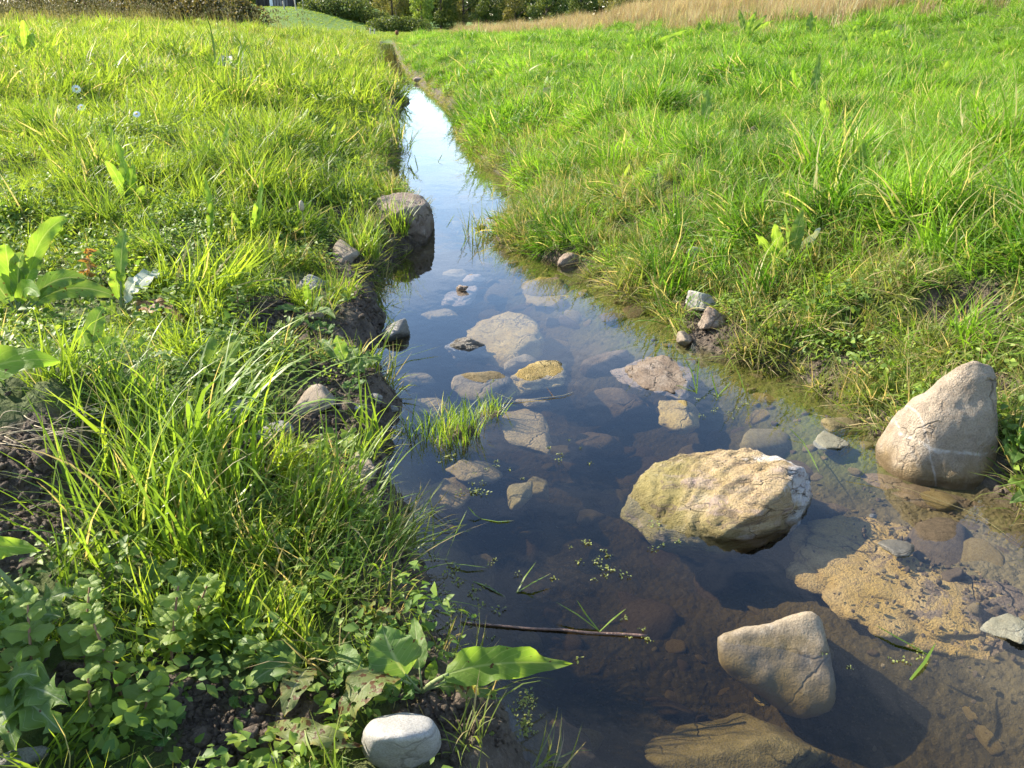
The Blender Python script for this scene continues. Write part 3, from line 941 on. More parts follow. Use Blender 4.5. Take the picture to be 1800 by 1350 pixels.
# in the water
SR = [
    ('wet_stone', 818, 612, 88, 46, -0.012, M_WETDARK, 'dark wet knobbly stone just breaking the surface left of midstream', 0.5, 101, 5, 10, 7, 0.07),
    ('crusted_stone', 905, 600, 145, 84, -0.045, M_YELLOW, 'wide yellow crusted stone under water behind the dark wet stone', 0.32, 103, 4, 10, 12, 0.06),
    ('yellow_slab', 985, 505, 110, 80, -0.045, M_YELLOW, 'yellowish slab under water in front of the reddish edge stone', 0.2, 105, 4, 8, 12, 0.06),
    ('pale_stone', 816, 520, 52, 36, -0.02, M_ROUGH, 'pale pinkish stone just under the surface, far midstream', 0.35, 107, 4, 12, 9, 0.08),
    ('pale_stone', 832, 490, 42, 20, -0.02, M_ROUGH, 'smaller pinkish stone just beyond the pale midstream one', 0.35, 109, 3, 12, 9, 0.08),
    ('tiny_stone', 812, 506, 22, 14, 0.012, M_ROUGH, 'tiny stone perched on the pale midstream stone', 0.5, 110, 3, 12, 9, 0.08),
    ('flat_stone', 795, 482, 50, 14, -0.04, M_GREYSUB, 'long thin grey stone under water, farthest of the sunken ones', 0.2, 111, 3, 10, 9, 0.03),
    ('flat_stone', 780, 553, 72, 24, -0.05, M_GREYSUB, 'flat grey layered stone under water above the dark wet stone', 0.25, 113, 4, 10, 9, 0.04),
    ('rounded_stone', 908, 643, 64, 34, -0.04, M_GREYSUB, 'smooth rounded brown grey stone under water right of the wet stone', 0.5, 115, 4, 10, 7, 0.02),
    ('yellow_stone', 948, 670, 98, 52, -0.015, M_YELLOW, 'lumpy yellow stone under water in midstream', 0.5, 117, 4, 14, 8, 0.08),
    ('grey_stone', 840, 677, 94, 46, -0.03, M_GREYSUB, 'grey sloping stone under water behind the grass tuft', 0.45, 119, 4, 8, 12, 0.03),
    ('pink_slab', 1142, 662, 120, 68, -0.005, M_ROUGH, 'pinkish crusty slab breaking the surface right of midstream', 0.3, 121, 5, 8, 13, 0.08),
    ('yellow_block', 1188, 722, 62, 72, -0.02, M_YELLOW, 'upright yellow stone under water below the pinkish slab', 0.8, 123, 4, 8, 12, 0.06),
    ('square_slab', 925, 762, 92, 92, -0.05, M_GREYSUB, 'square edged grey slab under water right of the grass tuft', 0.2, 125, 4, 6, 20, 0.04),
    ('tuft_slab', 935, 708, 56, 20, -0.02, M_GREYSUB, 'little grey slab above the square one under water', 0.3, 126, 4, 8, 12, 0.04),
    ('olive_stone', 912, 870, 46, 62, -0.05, M_OLIVE, 'olive egg shaped stone under water in dark midstream', 0.8, 127, 4, 10, 8, 0.03),
    ('olive_stone', 952, 862, 56, 44, -0.10, M_OLIVE, 'dim olive stone under water touching the egg shaped one', 0.6, 129, 4, 10, 8, 0.03),
    ('sunken_stone', 1075, 640, 100, 50, -0.09, M_DARKSUB, 'broad brown stone sunk deep left of the pinkish slab', 0.5, 131, 4, 10, 8, 0.04),
    ('sunken_stone', 1085, 715, 110, 60, -0.12, M_DARKSUB, 'broad brown stone sunk deep below the pinkish slab', 0.5, 133, 4, 10, 8, 0.04),
    ('sunken_stone', 1050, 790, 90, 50, -0.15, M_DARKSUB, 'dim brown stone sunk deep left of the tan boulder', 0.5, 134, 4, 10, 8, 0.04),
    ('flat_stone', 735, 665, 70, 18, -0.05, M_GREYSUB, 'thin flat grey stone under water along the left bank', 0.2, 135, 3, 8, 12, 0.03),
    ('flat_stone', 745, 715, 80, 26, -0.05, M_GREYSUB, 'flat grey stone under water left of the grass tuft', 0.2, 137, 3, 8, 12, 0.03),
    ('grey_stone', 790, 868, 80, 60, -0.08, M_GREYSUB, 'dim grey stone under water in front of the grass tuft', 0.4, 139, 4, 10, 9, 0.03),
    ('grey_stone', 830, 828, 90, 42, -0.05, M_GREYSUB, 'flat dim grey stone under water right below the tuft', 0.25, 140, 4, 10, 9, 0.03),
    ('olive_flat_stone', 1478, 750, 92, 36, -0.01, M_OLIVE, 'flat olive stone in the shallows left of the pointed stone', 0.3, 141, 4, 10, 8, 0.03),
    ('pale_flat_stone', 1457, 775, 64, 40, -0.005, M_GREEN, 'thin pale greenish stone in front of the flat olive one', 0.2, 143, 4, 8, 14, 0.05),
    ('slate_chip', 1573, 964, 76, 32, 0.0, M_SLATEW, 'dark pointed slate chip lying on the great sunken slab', 0.16, 145, 4, 5, 22, 0.02),
    ('slate_chip', 1535, 908, 20, 10, -0.005, M_SLATEW, 'tiny dark chip on the upper end of the great sunken slab', 0.3, 146, 3, 6, 14, 0.02),
    ('grey_green_slab', 1765, 1105, 96, 66, 0.0, M_GREEN, 'grey green flat stone at the right edge beside the great slab', 0.25, 147, 4, 8, 12, 0.03),
    ('near_slab', 1335, 1325, 400, 150, -0.14, M_OLIVE, 'large smooth olive grey slab under water at the bottom edge', 0.28, 149, 5, 6, 14, 0.02),
    ('brown_lump', 1450, 1040, 50, 40, -0.13, M_DARKSUB, 'small dark stone on the bed above the blunt peaked stone', 0.6, 151, 4, 10, 8, 0.04),
    ('yellow_pebble', 1345, 1228, 44, 34, -0.12, M_YELLOW, 'small yellow stone under water at the foot of the blunt peaked stone', 0.5, 153, 3, 10, 8, 0.04),
    ('shallow_stone', 1660, 880, 230, 60, -0.045, M_DARKSUB, 'wide brown stone in the shallows in front of the pointed stone', 0.15, 155, 4, 10, 8, 0.04),
    ('sunken_ledge', 1470, 905, 120, 60, -0.10, M_DARKSUB, 'brown sunken stone between the tan boulder and the great slab', 0.4, 157, 4, 9, 10, 0.05),
]
for nm, px, py, w, h, z, m, lab, fl, sd_, sb, pl, sh, ro in SR:
    if m in (M_YELLOW, M_ROUGH) and w > 45:
        w, h, fl = w * 1.32, h * 1.2, fl * 0.62
        z -= 0.0 if nm in ('pink_slab', 'pale_stone') else 0.012
    elif m in (M_GREYSUB, M_DARKSUB):
        w, h = w * 1.2, h * 1.2
    rock(nm, px, py, w, h, z, m, lab, fl, sd_, (sd_ % 7 - 3) * 0.12, sb, pl, sh * 1.5, ro * (2.4 if m in (M_YELLOW, M_ROUGH) else 1.5), 0.2, group=S)
# great sunken slab at the right, partly covered by sediment
gs = at(1635, 1015, -0.068)
Vg, Fg = facet_rock(6, 161, 9, 18, 0.24, ((2.0, 4.5, 4), (0.2, 0.1, 0.5)), 0.34)
Vg = Vg * np.array([0.29, 0.26, 0.058])
Vg = Vg @ np.array(Euler((0.04, -0.08, 0)).to_matrix()).T
Vg = rotz(Vg, -0.35)
tag(link('great_slab', mesh_np('great_slab', Vg, Fg, M_SLAB), None, tuple(gs)), 'great yellow crusted slab at right, half covered in brown sediment under shallow water', 'stone', S)

# ------------------------------------------------------------------ blades
def blades(n, r, L, W, lean, curv, seed, seg=4, spread=1.0, fold=0.0, azim=None):
    g = np.random.default_rng(seed)
    a = g.uniform(0, 2 * math.pi, n) if azim is None else azim[0] + g.normal(0, azim[1], n)
    rr = r * np.sqrt(g.uniform(0, 1, n))
    ba = g.uniform(0, 2 * math.pi, n)
    bx, by = rr * np.cos(ba), rr * np.sin(ba)
    ln = g.uniform(L[0], L[1], n)
    wd = g.uniform(W[0], W[1], n)
    th0 = np.abs(g.normal(lean[0], lean[1], n))
    cv = g.uniform(curv[0], curv[1], n)
    tw = g.normal(0, 0.6, n)
    s = np.linspace(0, 1, seg + 1)
    th = th0[:, None] + cv[:, None] * s[None] ** 1.5
    th = np.minimum(th, 2.4)
    ds = ln[:, None] / seg
    hx = np.concatenate([np.zeros((n, 1)), np.cumsum(np.sin((th[:, 1:] + th[:, :-1]) / 2) * ds, 1)], 1)
    hz = np.concatenate([np.zeros((n, 1)), np.cumsum(np.cos((th[:, 1:] + th[:, :-1]) / 2) * ds, 1)], 1)
    ca, sa = np.cos(a)[:, None], np.sin(a)[:, None]
    cx, cy, cz = bx[:, None] + hx * ca, by[:, None] + hx * sa, hz - 0.01
    la = a[:, None] + math.pi / 2 + tw[:, None] * s[None]
    wp = np.array([0.7 + 1.2 * x if x < 0.25 else 1.0 - ((x - 0.25) / 0.75) ** 1.7 * 0.94 for x in s])
    w = wd[:, None] * wp[None] / 2
    ox, oy = np.cos(la) * w, np.sin(la) * w
    P0 = np.stack([cx - ox, cy - oy, cz], -1)
    P1 = np.stack([cx + ox, cy + oy, cz], -1)
    V = np.stack([P0, P1], 2).reshape(-1, 3)
    base = np.arange(n)[:, None] * (seg + 1) * 2 + np.arange(seg)[None] * 2
    F = np.stack([base, base + 1, base + 3, base + 2], -1).reshape(-1, 4)
    tint = np.repeat(g.uniform(0, 1, n), (seg + 1) * 2)
    along = np.tile(np.repeat(s, 2), n)
    return V, F, {'tint': tint, 'along': along}


def source_coll(name, meshes):
    c = bpy.data.collections.new(name)
    for i, m in enumerate(meshes):
        c.objects.link(bpy.data.objects.new('%s_%02d' % (name, i), m))
    return c


def scatter(name, coll, P, rot, scl, idx, label, cat, tone=None):
    me = bpy.data.meshes.new(name)
    n = len(P)
    me.vertices.add(n)
    me.vertices.foreach_set('co', np.asarray(P, np.float32).ravel())
    a = me.attributes.new('rot', 'FLOAT_VECTOR', 'POINT')
    a.data.foreach_set('vector', np.asarray(rot, np.float32).ravel())
    a = me.attributes.new('scl', 'FLOAT_VECTOR', 'POINT')
    scl = np.asarray(scl, np.float32)
    if scl.ndim == 1:
        scl = np.repeat(scl[:, None], 3, 1)
    a.data.foreach_set('vector', scl.ravel())
    a = me.attributes.new('idx', 'INT', 'POINT')
    a.data.foreach_set('value', np.asarray(idx, np.int32))
    a = me.attributes.new('tone', 'FLOAT', 'POINT')
    a.data.foreach_set('value', np.zeros(n, np.float32) if tone is None else np.asarray(tone, np.float32))
    o = link(name, me)
    g = bpy.data.node_groups.new(name + '_scatter', 'GeometryNodeTree')
    g.interface.new_socket('Geometry', in_out='INPUT', socket_type='NodeSocketGeometry')
    g.interface.new_socket('Geometry', in_out='OUTPUT', socket_type='NodeSocketGeometry')
    gi, go = g.nodes.new('NodeGroupInput'), g.nodes.new('NodeGroupOutput')
    ip = g.nodes.new('GeometryNodeInstanceOnPoints')
    ci = g.nodes.new('GeometryNodeCollectionInfo')
    ci.inputs['Collection'].default_value = coll
    ci.inputs['Separate Children'].default_value = True
    ci.inputs['Reset Children'].default_value = True

    def na(nm, typ):
        x = g.nodes.new('GeometryNodeInputNamedAttribute')
        x.data_type = typ
        x.inputs['Name'].default_value = nm
        return x.outputs['Attribute']
    e2r = g.nodes.new('FunctionNodeEulerToRotation')
    g.links.new(na('rot', 'FLOAT_VECTOR'), e2r.inputs[0])
    g.links.new(gi.outputs[0], ip.inputs['Points'])
    g.links.new(ci.outputs[0], ip.inputs['Instance'])
    ip.inputs['Pick Instance'].default_value = True
    g.links.new(na('idx', 'INT'), ip.inputs['Instance Index'])
    g.links.new(e2r.outputs[0], ip.inputs['Rotation'])
    g.links.new(na('scl', 'FLOAT_VECTOR'), ip.inputs['Scale'])
    g.links.new(ip.outputs[0], go.inputs[0])
    md = o.modifiers.new('scatter', 'NODES')
    md.node_group = g
    tag(o, label, cat, None, 'stuff')
    return o


def sample_view(n, y0, y1, power=1.3, ref=4.0, wide=0.78, pad=1.0):
    yy = np.linspace(y0, y1, 4000)
    den = np.where(yy < ref, 1.0, (ref / yy) ** power) * (2 * (wide * np.maximum(yy, 0.3) + pad))
    cdf = np.cumsum(den)
    cdf /= cdf[-1]
    y = np.interp(rng.uniform(0, 1, n), cdf, yy)
    x = rng.uniform(-1, 1, n) * (wide * np.maximum(y, 0.3) + pad)
    return x, y


def slope(x, y, e=0.06):
    return (H(x + e, y) - H(x - e, y)) / (2 * e), (H(x, y + e) - H(x, y - e)) / (2 * e)


def clear_rocks(x, y, keep, z):
    for rx_, ry_, rr_, top_ in ROCKS:
        keep &= ~((np.hypot(x - rx_, (y - ry_ + 0.6 * rr_) * 0.75) < rr_ * 1.05) & (top_ > z))
    return keep


def clear_pointed(x, y, keep):
    q = at(1642, 835, 0)
    return keep & ~(np.hypot(x - q[0], (y - q[1] - 0.03)) < 0.17)


def place(x, y, tiltk=0.6, jit=0.18, sink=0.0):
    z = H(x, y) - sink
    gx, gy = slope(x, y)
    rot = np.stack([-gy * tiltk * -1 * -1 + rng.normal(0, jit, len(x)), -gx * tiltk * -1 * -1 * -1 + rng.normal(0, jit, len(x)), rng.uniform(0, 6.283, len(x))], 1)
    # lean downhill: rotation about Y by +a leans to +x
    rot[:, 1] = -gx * tiltk + rng.normal(0, jit, len(x))
    rot[:, 0] = gy * tiltk + rng.normal(0, jit, len(x))
    k = 1.1 if tiltk > 0.5 else 0.25 if tiltk > 0 else 0
    rot[:, 0] += k * n2(x, y, 1.9, 71, 2)
    rot[:, 1] += k * n2(x, y, 1.9, 83, 2)
    return np.stack([x, y, z], 1), rot


EUL_FIX = True


def order_fix(rot):
    """spin first about Z, then lean: convert to XYZ euler via matrices."""
    out = np.empty_like(rot)
    for i, (a, b, c) in enumerate(rot):
        m = Euler((a, b, 0)).to_matrix() @ Matrix.Rotation(c, 3, 'Z')
        out[i] = m.to_euler()[:]
    return out


def bl_mesh(name, mat, *a, **k):
    V, F, at_ = blades(*a, **k)
    return mesh_np(name, V, F, mat, True, at_)


TC = np.stack(sample_view(5200, 0.4, 44, 1.25, 4.0), 1)
TC_TONE = rng.normal(0, 0.22, len(TC))
TC_S = np.exp(rng.normal(0, 0.22, len(TC)))
from mathutils.kdtree import KDTree
_kd = KDTree(len(TC))
for i_, c_ in enumerate(TC):
    _kd.insert((c_[0], c_[1], 0), i_)
_kd.balance()


def tussock(x, y):
    n = len(x)
    ix, d1_, d2_ = np.empty(n, int), np.empty(n), np.empty(n)
    for i in range(n):
        r2 = _kd.find_n((x[i], y[i], 0), 2)
        ix[i], d1_[i], d2_[i] = r2[0][1], r2[0][2], r2[1][2]
    rel = d1_ / (d2_ + 1e-6)                 # 0 in the heart of a tussock, 1 on the seam between two
    u = np.stack([x, y], 1) - TC[ix]
    u /= np.linalg.norm(u, axis=1)[:, None] + 1e-6
    return ix, rel, u


# left meadow
srcL = source_coll('left_blades', [bl_mesh('lb%d' % i, M_LEFT, 34, 0.05, (0.07, 0.19), (0.0024, 0.0058), (0.30, 0.22), (0.2, 1.5), 200 + i) for i in range(5)])
srcLf = source_coll('left_blades_far', [bl_mesh('lbf%d' % i, M_LEFT, 64, 0.16, (0.08, 0.21), (0.0045, 0.0095), (0.35, 0.25), (0.2, 1.4), 220 + i, seg=3) for i in range(4)])
srcR = source_coll('right_blades', [bl_mesh('rb%d' % i, M_RIGHT, 36, 0.05, (0.11, 0.26), (0.0024, 0.0058), (0.30, 0.22), (0.5, 1.9), 240 + i, seg=5) for i in range(5)])
srcRf = source_coll('right_blades_far', [bl_mesh('rbf%d' % i, M_RIGHT, 64, 0.16, (0.10, 0.25), (0.005, 0.010), (0.35, 0.25), (0.4, 1.7), 260 + i, seg=4) for i in range(4)])
srcE = source_coll('edge_blades', [bl_mesh('eb%d' % i, M_EDGE, 26, 0.035, (0.06, 0.16), (0.002, 0.0045), (0.40, 0.3), (0.2, 1.6), 280 + i) for i in range(4)])
srcD = source_coll('dry_blades', [bl_mesh('db%d' % i, M_DRY, 50, 0.20, (0.35, 0.75), (0.006, 0.014), (0.18, 0.12), (0.0, 0.9), 300 + i, seg=4) for i in range(4)])

if True:
    x, y = sample_view(58000, 0.35, 44)
    dl, dr = Lx(y) - x, x - Rx(y)
    b = bare(x, y)
    dens = 0.75 + 0.9 * n2(x, y, 1.7, 12, 2)
    dens = np.where(y < 2.6, dens * 0.62, dens)
    keep = (dl > 0.06 + 0.12 * ss(6, 12, y)) & (rng.uniform(0, 1, len(x)) < dens * (1 - 0.97 * ss(0.2, 0.55, b)) * ss(0.0, 0.5, dl + 0.15))
    keep = clear_rocks(x, y, keep, 0.06)
    x, y = x[keep], y[keep]
    P, rot = place(x, y, 0.7, 0.2)
    hm = 0.95 + 0.9 * n2(x, y, 1.1, 21, 2) + 0.25 * ss(3, 9, y)
    scl = np.clip(hm, 0.5, 1.6) * rng.uniform(0.8, 1.2, len(x))
    ix, rel, u = tussock(x, y)
    rot[:, 1] += 0.75 * rel * u[:, 0]
    rot[:, 0] -= 0.75 * rel * u[:, 1]
    scl = scl * (1.22 - 0.62 * rel ** 2) * TC_S[ix]
    sel = rng.uniform(0, 1, len(x)) < 1.12 - 0.75 * rel ** 2.5
    x, y, P, rot, scl, ix = x[sel], y[sel], P[sel], rot[sel], scl[sel], ix[sel]
    tone = TC_TONE[ix] + rng.normal(0, 0.08, len(x))
    nearm = y < 6.5
    rot = order_fix(rot)
    scatter('meadow_grass', srcL, P[nearm], rot[nearm], scl[nearm], rng.integers(0, 5, nearm.sum()), 'short mixed meadow grass on the near left bank', 'grass', tone[nearm])
    f = ~nearm
    scatter('meadow_grass', srcLf, P[f], rot[f], scl[f] * 0.95, rng.integers(0, 4, f.sum()), 'sunlit meadow grass of the far left field', 'grass', tone[f])

    x, y = sample_view(64000, 0.8, 40)
    dl, dr = Lx(y) - x, x - Rx(y)
    b = bare(x, y)
    dens = 0.85 + 0.8 * n2(x, y, 1.7, 14, 2)
    up = ss(-0.12, 0.25, dr + 0.25 * n2(x, y, 2.0, 3, 2))
    lush = up * (1 - 0.75 * (1 - ss(2.6, 3.6, y)) * (1 - ss(0.7, 1.3, dr)))
    keep = (dr > 0.02 + 0.14 * ss(6, 12, y)) & (rng.uniform(0, 1, len(x)) < dens * (1 - 0.80 * ss(0.3, 0.7, b)) * lush)
    keep = clear_pointed(x, y, clear_rocks(x, y, keep, 0.05))
    x, y = x[keep], y[keep]
    P, rot = place(x, y, 0.9, 0.22)
    rot[:, 1] -= 0.12
    drr = x - Rx(y)
    hm = (0.85 + 0.8 * n2(x, y, 1.0, 23, 2)) * (1 - 0.32 * (1 - ss(0.2, 0.8, drr)) * (1 - ss(3.6, 5.5, y)))
    scl = np.clip(hm, 0.5, 1.5) * rng.uniform(0.8, 1.2, len(x))
    ix, rel, u = tussock(x, y)
    rot[:, 1] += 0.75 * rel * u[:, 0]
    rot[:, 0] -= 0.75 * rel * u[:, 1]
    scl = scl * (1.22 - 0.62 * rel ** 2) * TC_S[ix]
    sel = rng.uniform(0, 1, len(x)) < 1.12 - 0.75 * rel ** 2.5
    x, y, P, rot, scl, ix = x[sel], y[sel], P[sel], rot[sel], scl[sel], ix[sel]
    tone = TC_TONE[ix] + rng.normal(0, 0.08, len(x))
    rot = order_fix(rot)
    nearm = y < 6.5
    scatter('meadow_grass', srcR, P[nearm], rot[nearm], scl[nearm], rng.integers(0, 5, nearm.sum()), 'long lush bright green grass on the near right bank', 'grass', tone[nearm])
    f = ~nearm
    scatter('meadow_grass', srcRf, P[f], rot[f], scl[f] * 0.9, rng.integers(0, 4, f.sum()), 'bright green grass of the far right field', 'grass', tone[f])

    # thin yellowish grass along both water edges
    x, y = sample_view(60000, 0.7, 46, wide=0.4, pad=1.2)
    dl, dr = Lx(y) - x, x - Rx(y)
    b = bare(x, y)
    land_ = np.maximum(dl, dr)
    pr = np.where(dr > 0, (1 - ss(0.5, 1.1, dr)) * 1.2 + 0.8 * (1 - ss(0.05, 0.2, dr)), (1 - ss(0.1, 0.5, dl)) * (0.35 + 0.5 * ss(3, 6, y))) * (0.7 + 1.1 * n2(x, y, 3.0, 31, 2))
    keep = (land_ > -0.03) & (rng.uniform(0, 1, len(x)) < pr * (1 - 0.85 * ss(0.2, 0.6, b)))
    keep = clear_pointed(x, y, clear_rocks(x, y, keep, 0.03))
    x, y = x[keep], y[keep]
    P, rot = place(x, y, 1.0, 0.35)
    scatter('edge_grass', srcE, P, order_fix(rot), rng.uniform(0.6, 1.25, len(x)) * (1 - 0.25 * ss(7, 12, y)), rng.integers(0, 4, len(x)), 'thin yellowish grass straggling along the water edges', 'grass')

    # dry grass beyond the right field
    n = 20000
    y = rng.uniform(12, 46, n)
    x = rng.uniform(-6, 36, n)
    dr = x - Rx(y)
    near_ = ss(7.0, 12.0, dr + 4.0 * n2(x, y, 0.25, 5, 2)) * ss(14, 22, y + 2.0 * n2(x, y, 0.3, 8, 2)) + 0.9 * ss(2.0, 4.0, dr) * ss(29, 34, y)
    keep = (dr > 2.0) & (rng.uniform(0, 1, n) < near_) & (x < 0.8 * y + 2)
    x, y = x[keep], y[keep]
    P, rot = place(x, y, 0.3, 0.12)
    scatter('dry_grass', srcD, P, rot, rng.uniform(0.45, 1.15, len(x)) * (0.65 + 0.35 * ss(3, 12, x - Rx(y))) * (1 + 0.6 * n2(x, y, 0.5, 77, 2)), rng.integers(0, 4, len(x)), 'pale straw coloured tall dry grass along the right skyline', 'grass')
    # seed stalks along the left skyline
    stk = []
    for i in range(4):
        V1, F1, a1 = blades(9, 0.25, (0.45, 0.85), (0.008, 0.014), (0.06, 0.05), (0.0, 0.25), 400 + i, seg=3)
        g_ = np.random.default_rng(i)
        tips = V1.reshape(9, 4, 2, 3)[:, -1].mean(1)
        V2, F2 = [], []
        D_, F_ = ico(1)
        for tp in tips:
            F2.append(F_ + len(V1) + sum(len(v) for v in V2))
            V2.append(D_ * np.array([0.018, 0.018, 0.055]) + tp)
        quad = [tuple(q) for q in F1] + [tuple(q) for q in np.concatenate(F2)]
        nn = sum(len(v) for v in V2)
        stk.append(mesh_np('stalk%d' % i, np.concatenate([V1] + V2), quad, M_STALK, True,
                           {'tint': np.concatenate([a1['tint'], g_.uniform(0.2, 1, nn)]), 'along': np.concatenate([a1['along'], np.zeros(nn)])}))
    srcS = source_coll('seed_stalks', stk)
    n = 1500
    y = rng.uniform(24, 42, n)
    x = -rng.uniform(0, 1, n) * 0.8 * y
    dl = Lx(y) - x
    keep = (dl > 3.0) & (rng.uniform(0, 1, n) < ss(4, 16, dl) * 0.8 + 0.05)
    x, y = x[keep], y[keep]
    P, rot = place(x, y, 0.2, 0.08)
    scatter('seed_stalks', srcS, P, rot, rng.uniform(0.6, 1.15, len(x)), rng.integers(0, 4, len(x)), 'tall thin grass seed stalks along the left skyline', 'grass')
    # lower field beyond and the hillside
    n = 15000
    y = 40 + 42 * rng.uniform(0, 1, n) ** 1.6
    x = rng.uniform(-36, 2, n)
    keep = (np.abs((x - 0.5 * (Lx(y) + Rx(y)))) > 0.5) | (y > 42)
    x, y = x[keep], y[keep]
    P, rot = place(x, y, 0.3, 0.12)
    scatter('field_grass', srcLf, P, rot, rng.uniform(0.4, 0.8, len(x)), rng.integers(0, 4, len(x)), 'grass of the lower field and hillside beyond the meadow', 'grass')

# low broad-leaved herbs
def herb_mesh(name, seed, n, r, hmax, ls, mat=M_HERB):
    g = np.random.default_rng(seed)
    Vs, Fs, T = [], [], []
    for i in range(n):
        a = g.uniform(0, 6.283)
        rr = r * math.sqrt(g.uniform(0, 1))
        c = np.array([rr * math.cos(a), rr * math.sin(a), g.uniform(0.15, 1) ** 1.3 * hmax])
        L_ = g.uniform(ls[0], ls[1])
        W_ = L_ * g.uniform(0.45, 0.7)
        az = g.uniform(0, 6.283)
        el_ = g.uniform(-0.4, 0.7)
        d = np.array([math.cos(az) * math.cos(el_), math.sin(az) * math.cos(el_), math.sin(el_)])
        s = np.array([-math.sin(az), math.cos(az), g.normal(0, 0.3)])
        up = np.cross(d, s)
        k = len(Vs) * 6
        pts = [c, c + d * L_ * 0.4 + s * W_ / 2 + up * 0.1 * L_, c + d * L_ * 0.45 - up * 0.02 * L_, c + d * L_ * 0.4 - s * W_ / 2 + up * 0.1 * L_, c + d * L_ * 0.75 + s * W_ * 0.33 - up * 0.04 * L_, c + d * L_ - up * 0.18 * L_]
        b = i * 7
        pts.append(c + d * L_ * 0.75 - s * W_ * 0.33 - up * 0.04 * L_)
        Vs.append(pts)
        Fs += [(b, b + 1, b + 2), (b, b + 2, b + 3), (b + 1, b + 4, b + 5, b + 2), (b + 2, b + 5, b + 6, b + 3)]
        T += [g.uniform(0, 1)] * 7
    return mesh_np(name, np.array(Vs).reshape(-1, 3), Fs, mat, True, {'tint': T})


srcH = source_coll('herbs', [herb_mesh('herb%d' % i, 500 + i, 42, 0.06, 0.07, (0.010, 0.026)) for i in range(5)])
x, y = sample_view(26000, 0.5, 16)
dl, dr = Lx(y) - x, x - Rx(y)
b = bare(x, y)
pr = np.where(dl > 0, np.where(y < 1.7, 0.65, 0.68) + 1.2 * n2(x, y, 1.3, 41, 2), np.where((y < 3.4) & (dr < 1.6), 0.75, 0.14) + 0.8 * n2(x, y, 1.6, 43, 2) * 0.6)
keep = (np.maximum(dl, dr) > 0.08) & (rng.uniform(0, 1, len(x)) < pr * (1 - 0.9 * ss(0.25, 0.6, b)))
keep = clear_pointed(x, y, clear_rocks(x, y, keep, 0.03))
x, y = x[keep], y[keep]
P, rot = place(x, y, 0.8, 0.2)
scatter('low_herbs', srcH, P, rot, rng.uniform(0.6, 1.3, len(x)) * (1 + 0.5 * ss(4, 12, y)), rng.integers(0, 5, len(x)), 'low small leaved weeds growing between the grass', 'weeds')

def weed_mesh(name, seed, n, L, W):
    g = np.random.default_rng(seed)
    Vs, Fs, T, off = [], [], [], 0
    for k in range(n):
        a, e = g.uniform(0, 6.283), g.uniform(0.5, 1.35)
        l_, w_ = g.uniform(*L), g.uniform(*W)
        d = np.array([math.cos(a) * math.cos(e), math.sin(a) * math.cos(e), math.sin(e)])
        sd_ = np.array([-math.sin(a), math.cos(a), 0.0])
        up = np.cross(sd_, d)
        tt = np.linspace(0, 1, 8)
        c = tt[:, None] * d * l_ - (tt ** 2)[:, None] * np.array([0, 0, g.uniform(0.05, 0.5) * l_])
        pr = np.where(tt < 0.2, 0.08, np.sin(np.pi * np.clip((tt - 0.15) / 0.86, 0, 1)) ** 0.7) + 0.02
        lt = np.array([-1, -0.5, 0, 0.5, 1])
        lat = pr[:, None] * w_ / 2 * lt[None]
        hg = 0.25 * np.abs(lat) + 0.05 * w_ * np.sin(tt * 17 + k)[:, None] * np.sign(lt)[None]
        Vs.append((c[:, None] + sd_ * lat[..., None] + up * hg[..., None]).reshape(-1, 3))
        Fs.append(grid_faces(8, 5) + off)
        off += 40
        T += [g.uniform(0, 1)] * 40
    return mesh_np(name, np.concatenate(Vs), np.concatenate(Fs), M_HERB, True, {'tint': T})


srcB = source_coll('broad_weeds', [weed_mesh('weed%d' % i, 550 + i, 7, (0.07, 0.17), (0.018, 0.045)) for i in range(5)])
x, y = sample_view(2600, 0.9, 22, 1.5)
dl, dr = Lx(y) - x, x - Rx(y)
b = bare(x, y)
pr = np.where(dl > 0, 0.75, 0.33) * (0.6 + 1.6 * n2(x, y, 0.8, 47, 2))
keep = (np.maximum(dl, dr) > 0.12) & (rng.uniform(0, 1, len(x)) < pr * (1 - 0.6 * ss(0.25, 0.6, b)))
keep = clear_pointed(x, y, clear_rocks(x, y, keep, 0.03))
x, y = x[keep], y[keep]
P, rot = place(x, y, 0.5, 0.2)
scatter('broad_weeds', srcB, P, order_fix(rot), rng.uniform(0.6, 1.25, len(x)) * (1 + 0.35 * ss(2, 8, y)), rng.integers(0, 5, len(x)), 'broad leaved weeds scattered through the grass of both banks', 'weeds')

# crumbs of soil on bare patches, grit on the bed
clodm = []
for i in range(4):
    Vc, Fc = facet_rock(3, 600 + i, 8, 9, 0.32, None, 0.3)
    clodm.append(mesh_np('clod%d' % i, Vc, Fc, M_GROUND, True))
srcC = source_coll('crumbs', clodm)
px_, py_ = [], []
for bx_, by_, br_ in BW:
    n = int(min(700, 90 + 2000 * br_))
    px_.append(rng.normal(bx_, br_ * 0.6, n))
    py_.append(rng.normal(by_, br_ * 0.6, n))
ye = rng.uniform(0.9, 4.2, 1500)
px_.append(Lx(ye) - rng.uniform(0, 1, 1500) ** 1.5 * 0.2)
py_.append(ye)
x, y = np.concatenate(px_), np.concatenate(py_)
keep = np.maximum(Lx(y) - x, x - Rx(y)) > 0.01
x, y = x[keep], y[keep]
P, rot = place(x, y, 0, 1.0)
scatter('soil_crumbs', srcC, P, rot, np.exp(rng.normal(math.log(0.0045), 0.55, len(x))) * (1 + 0.06 * y), rng.integers(0, 4, len(x)), 'dark crumbs of soil on the bare patches', 'soil')
pebm = []
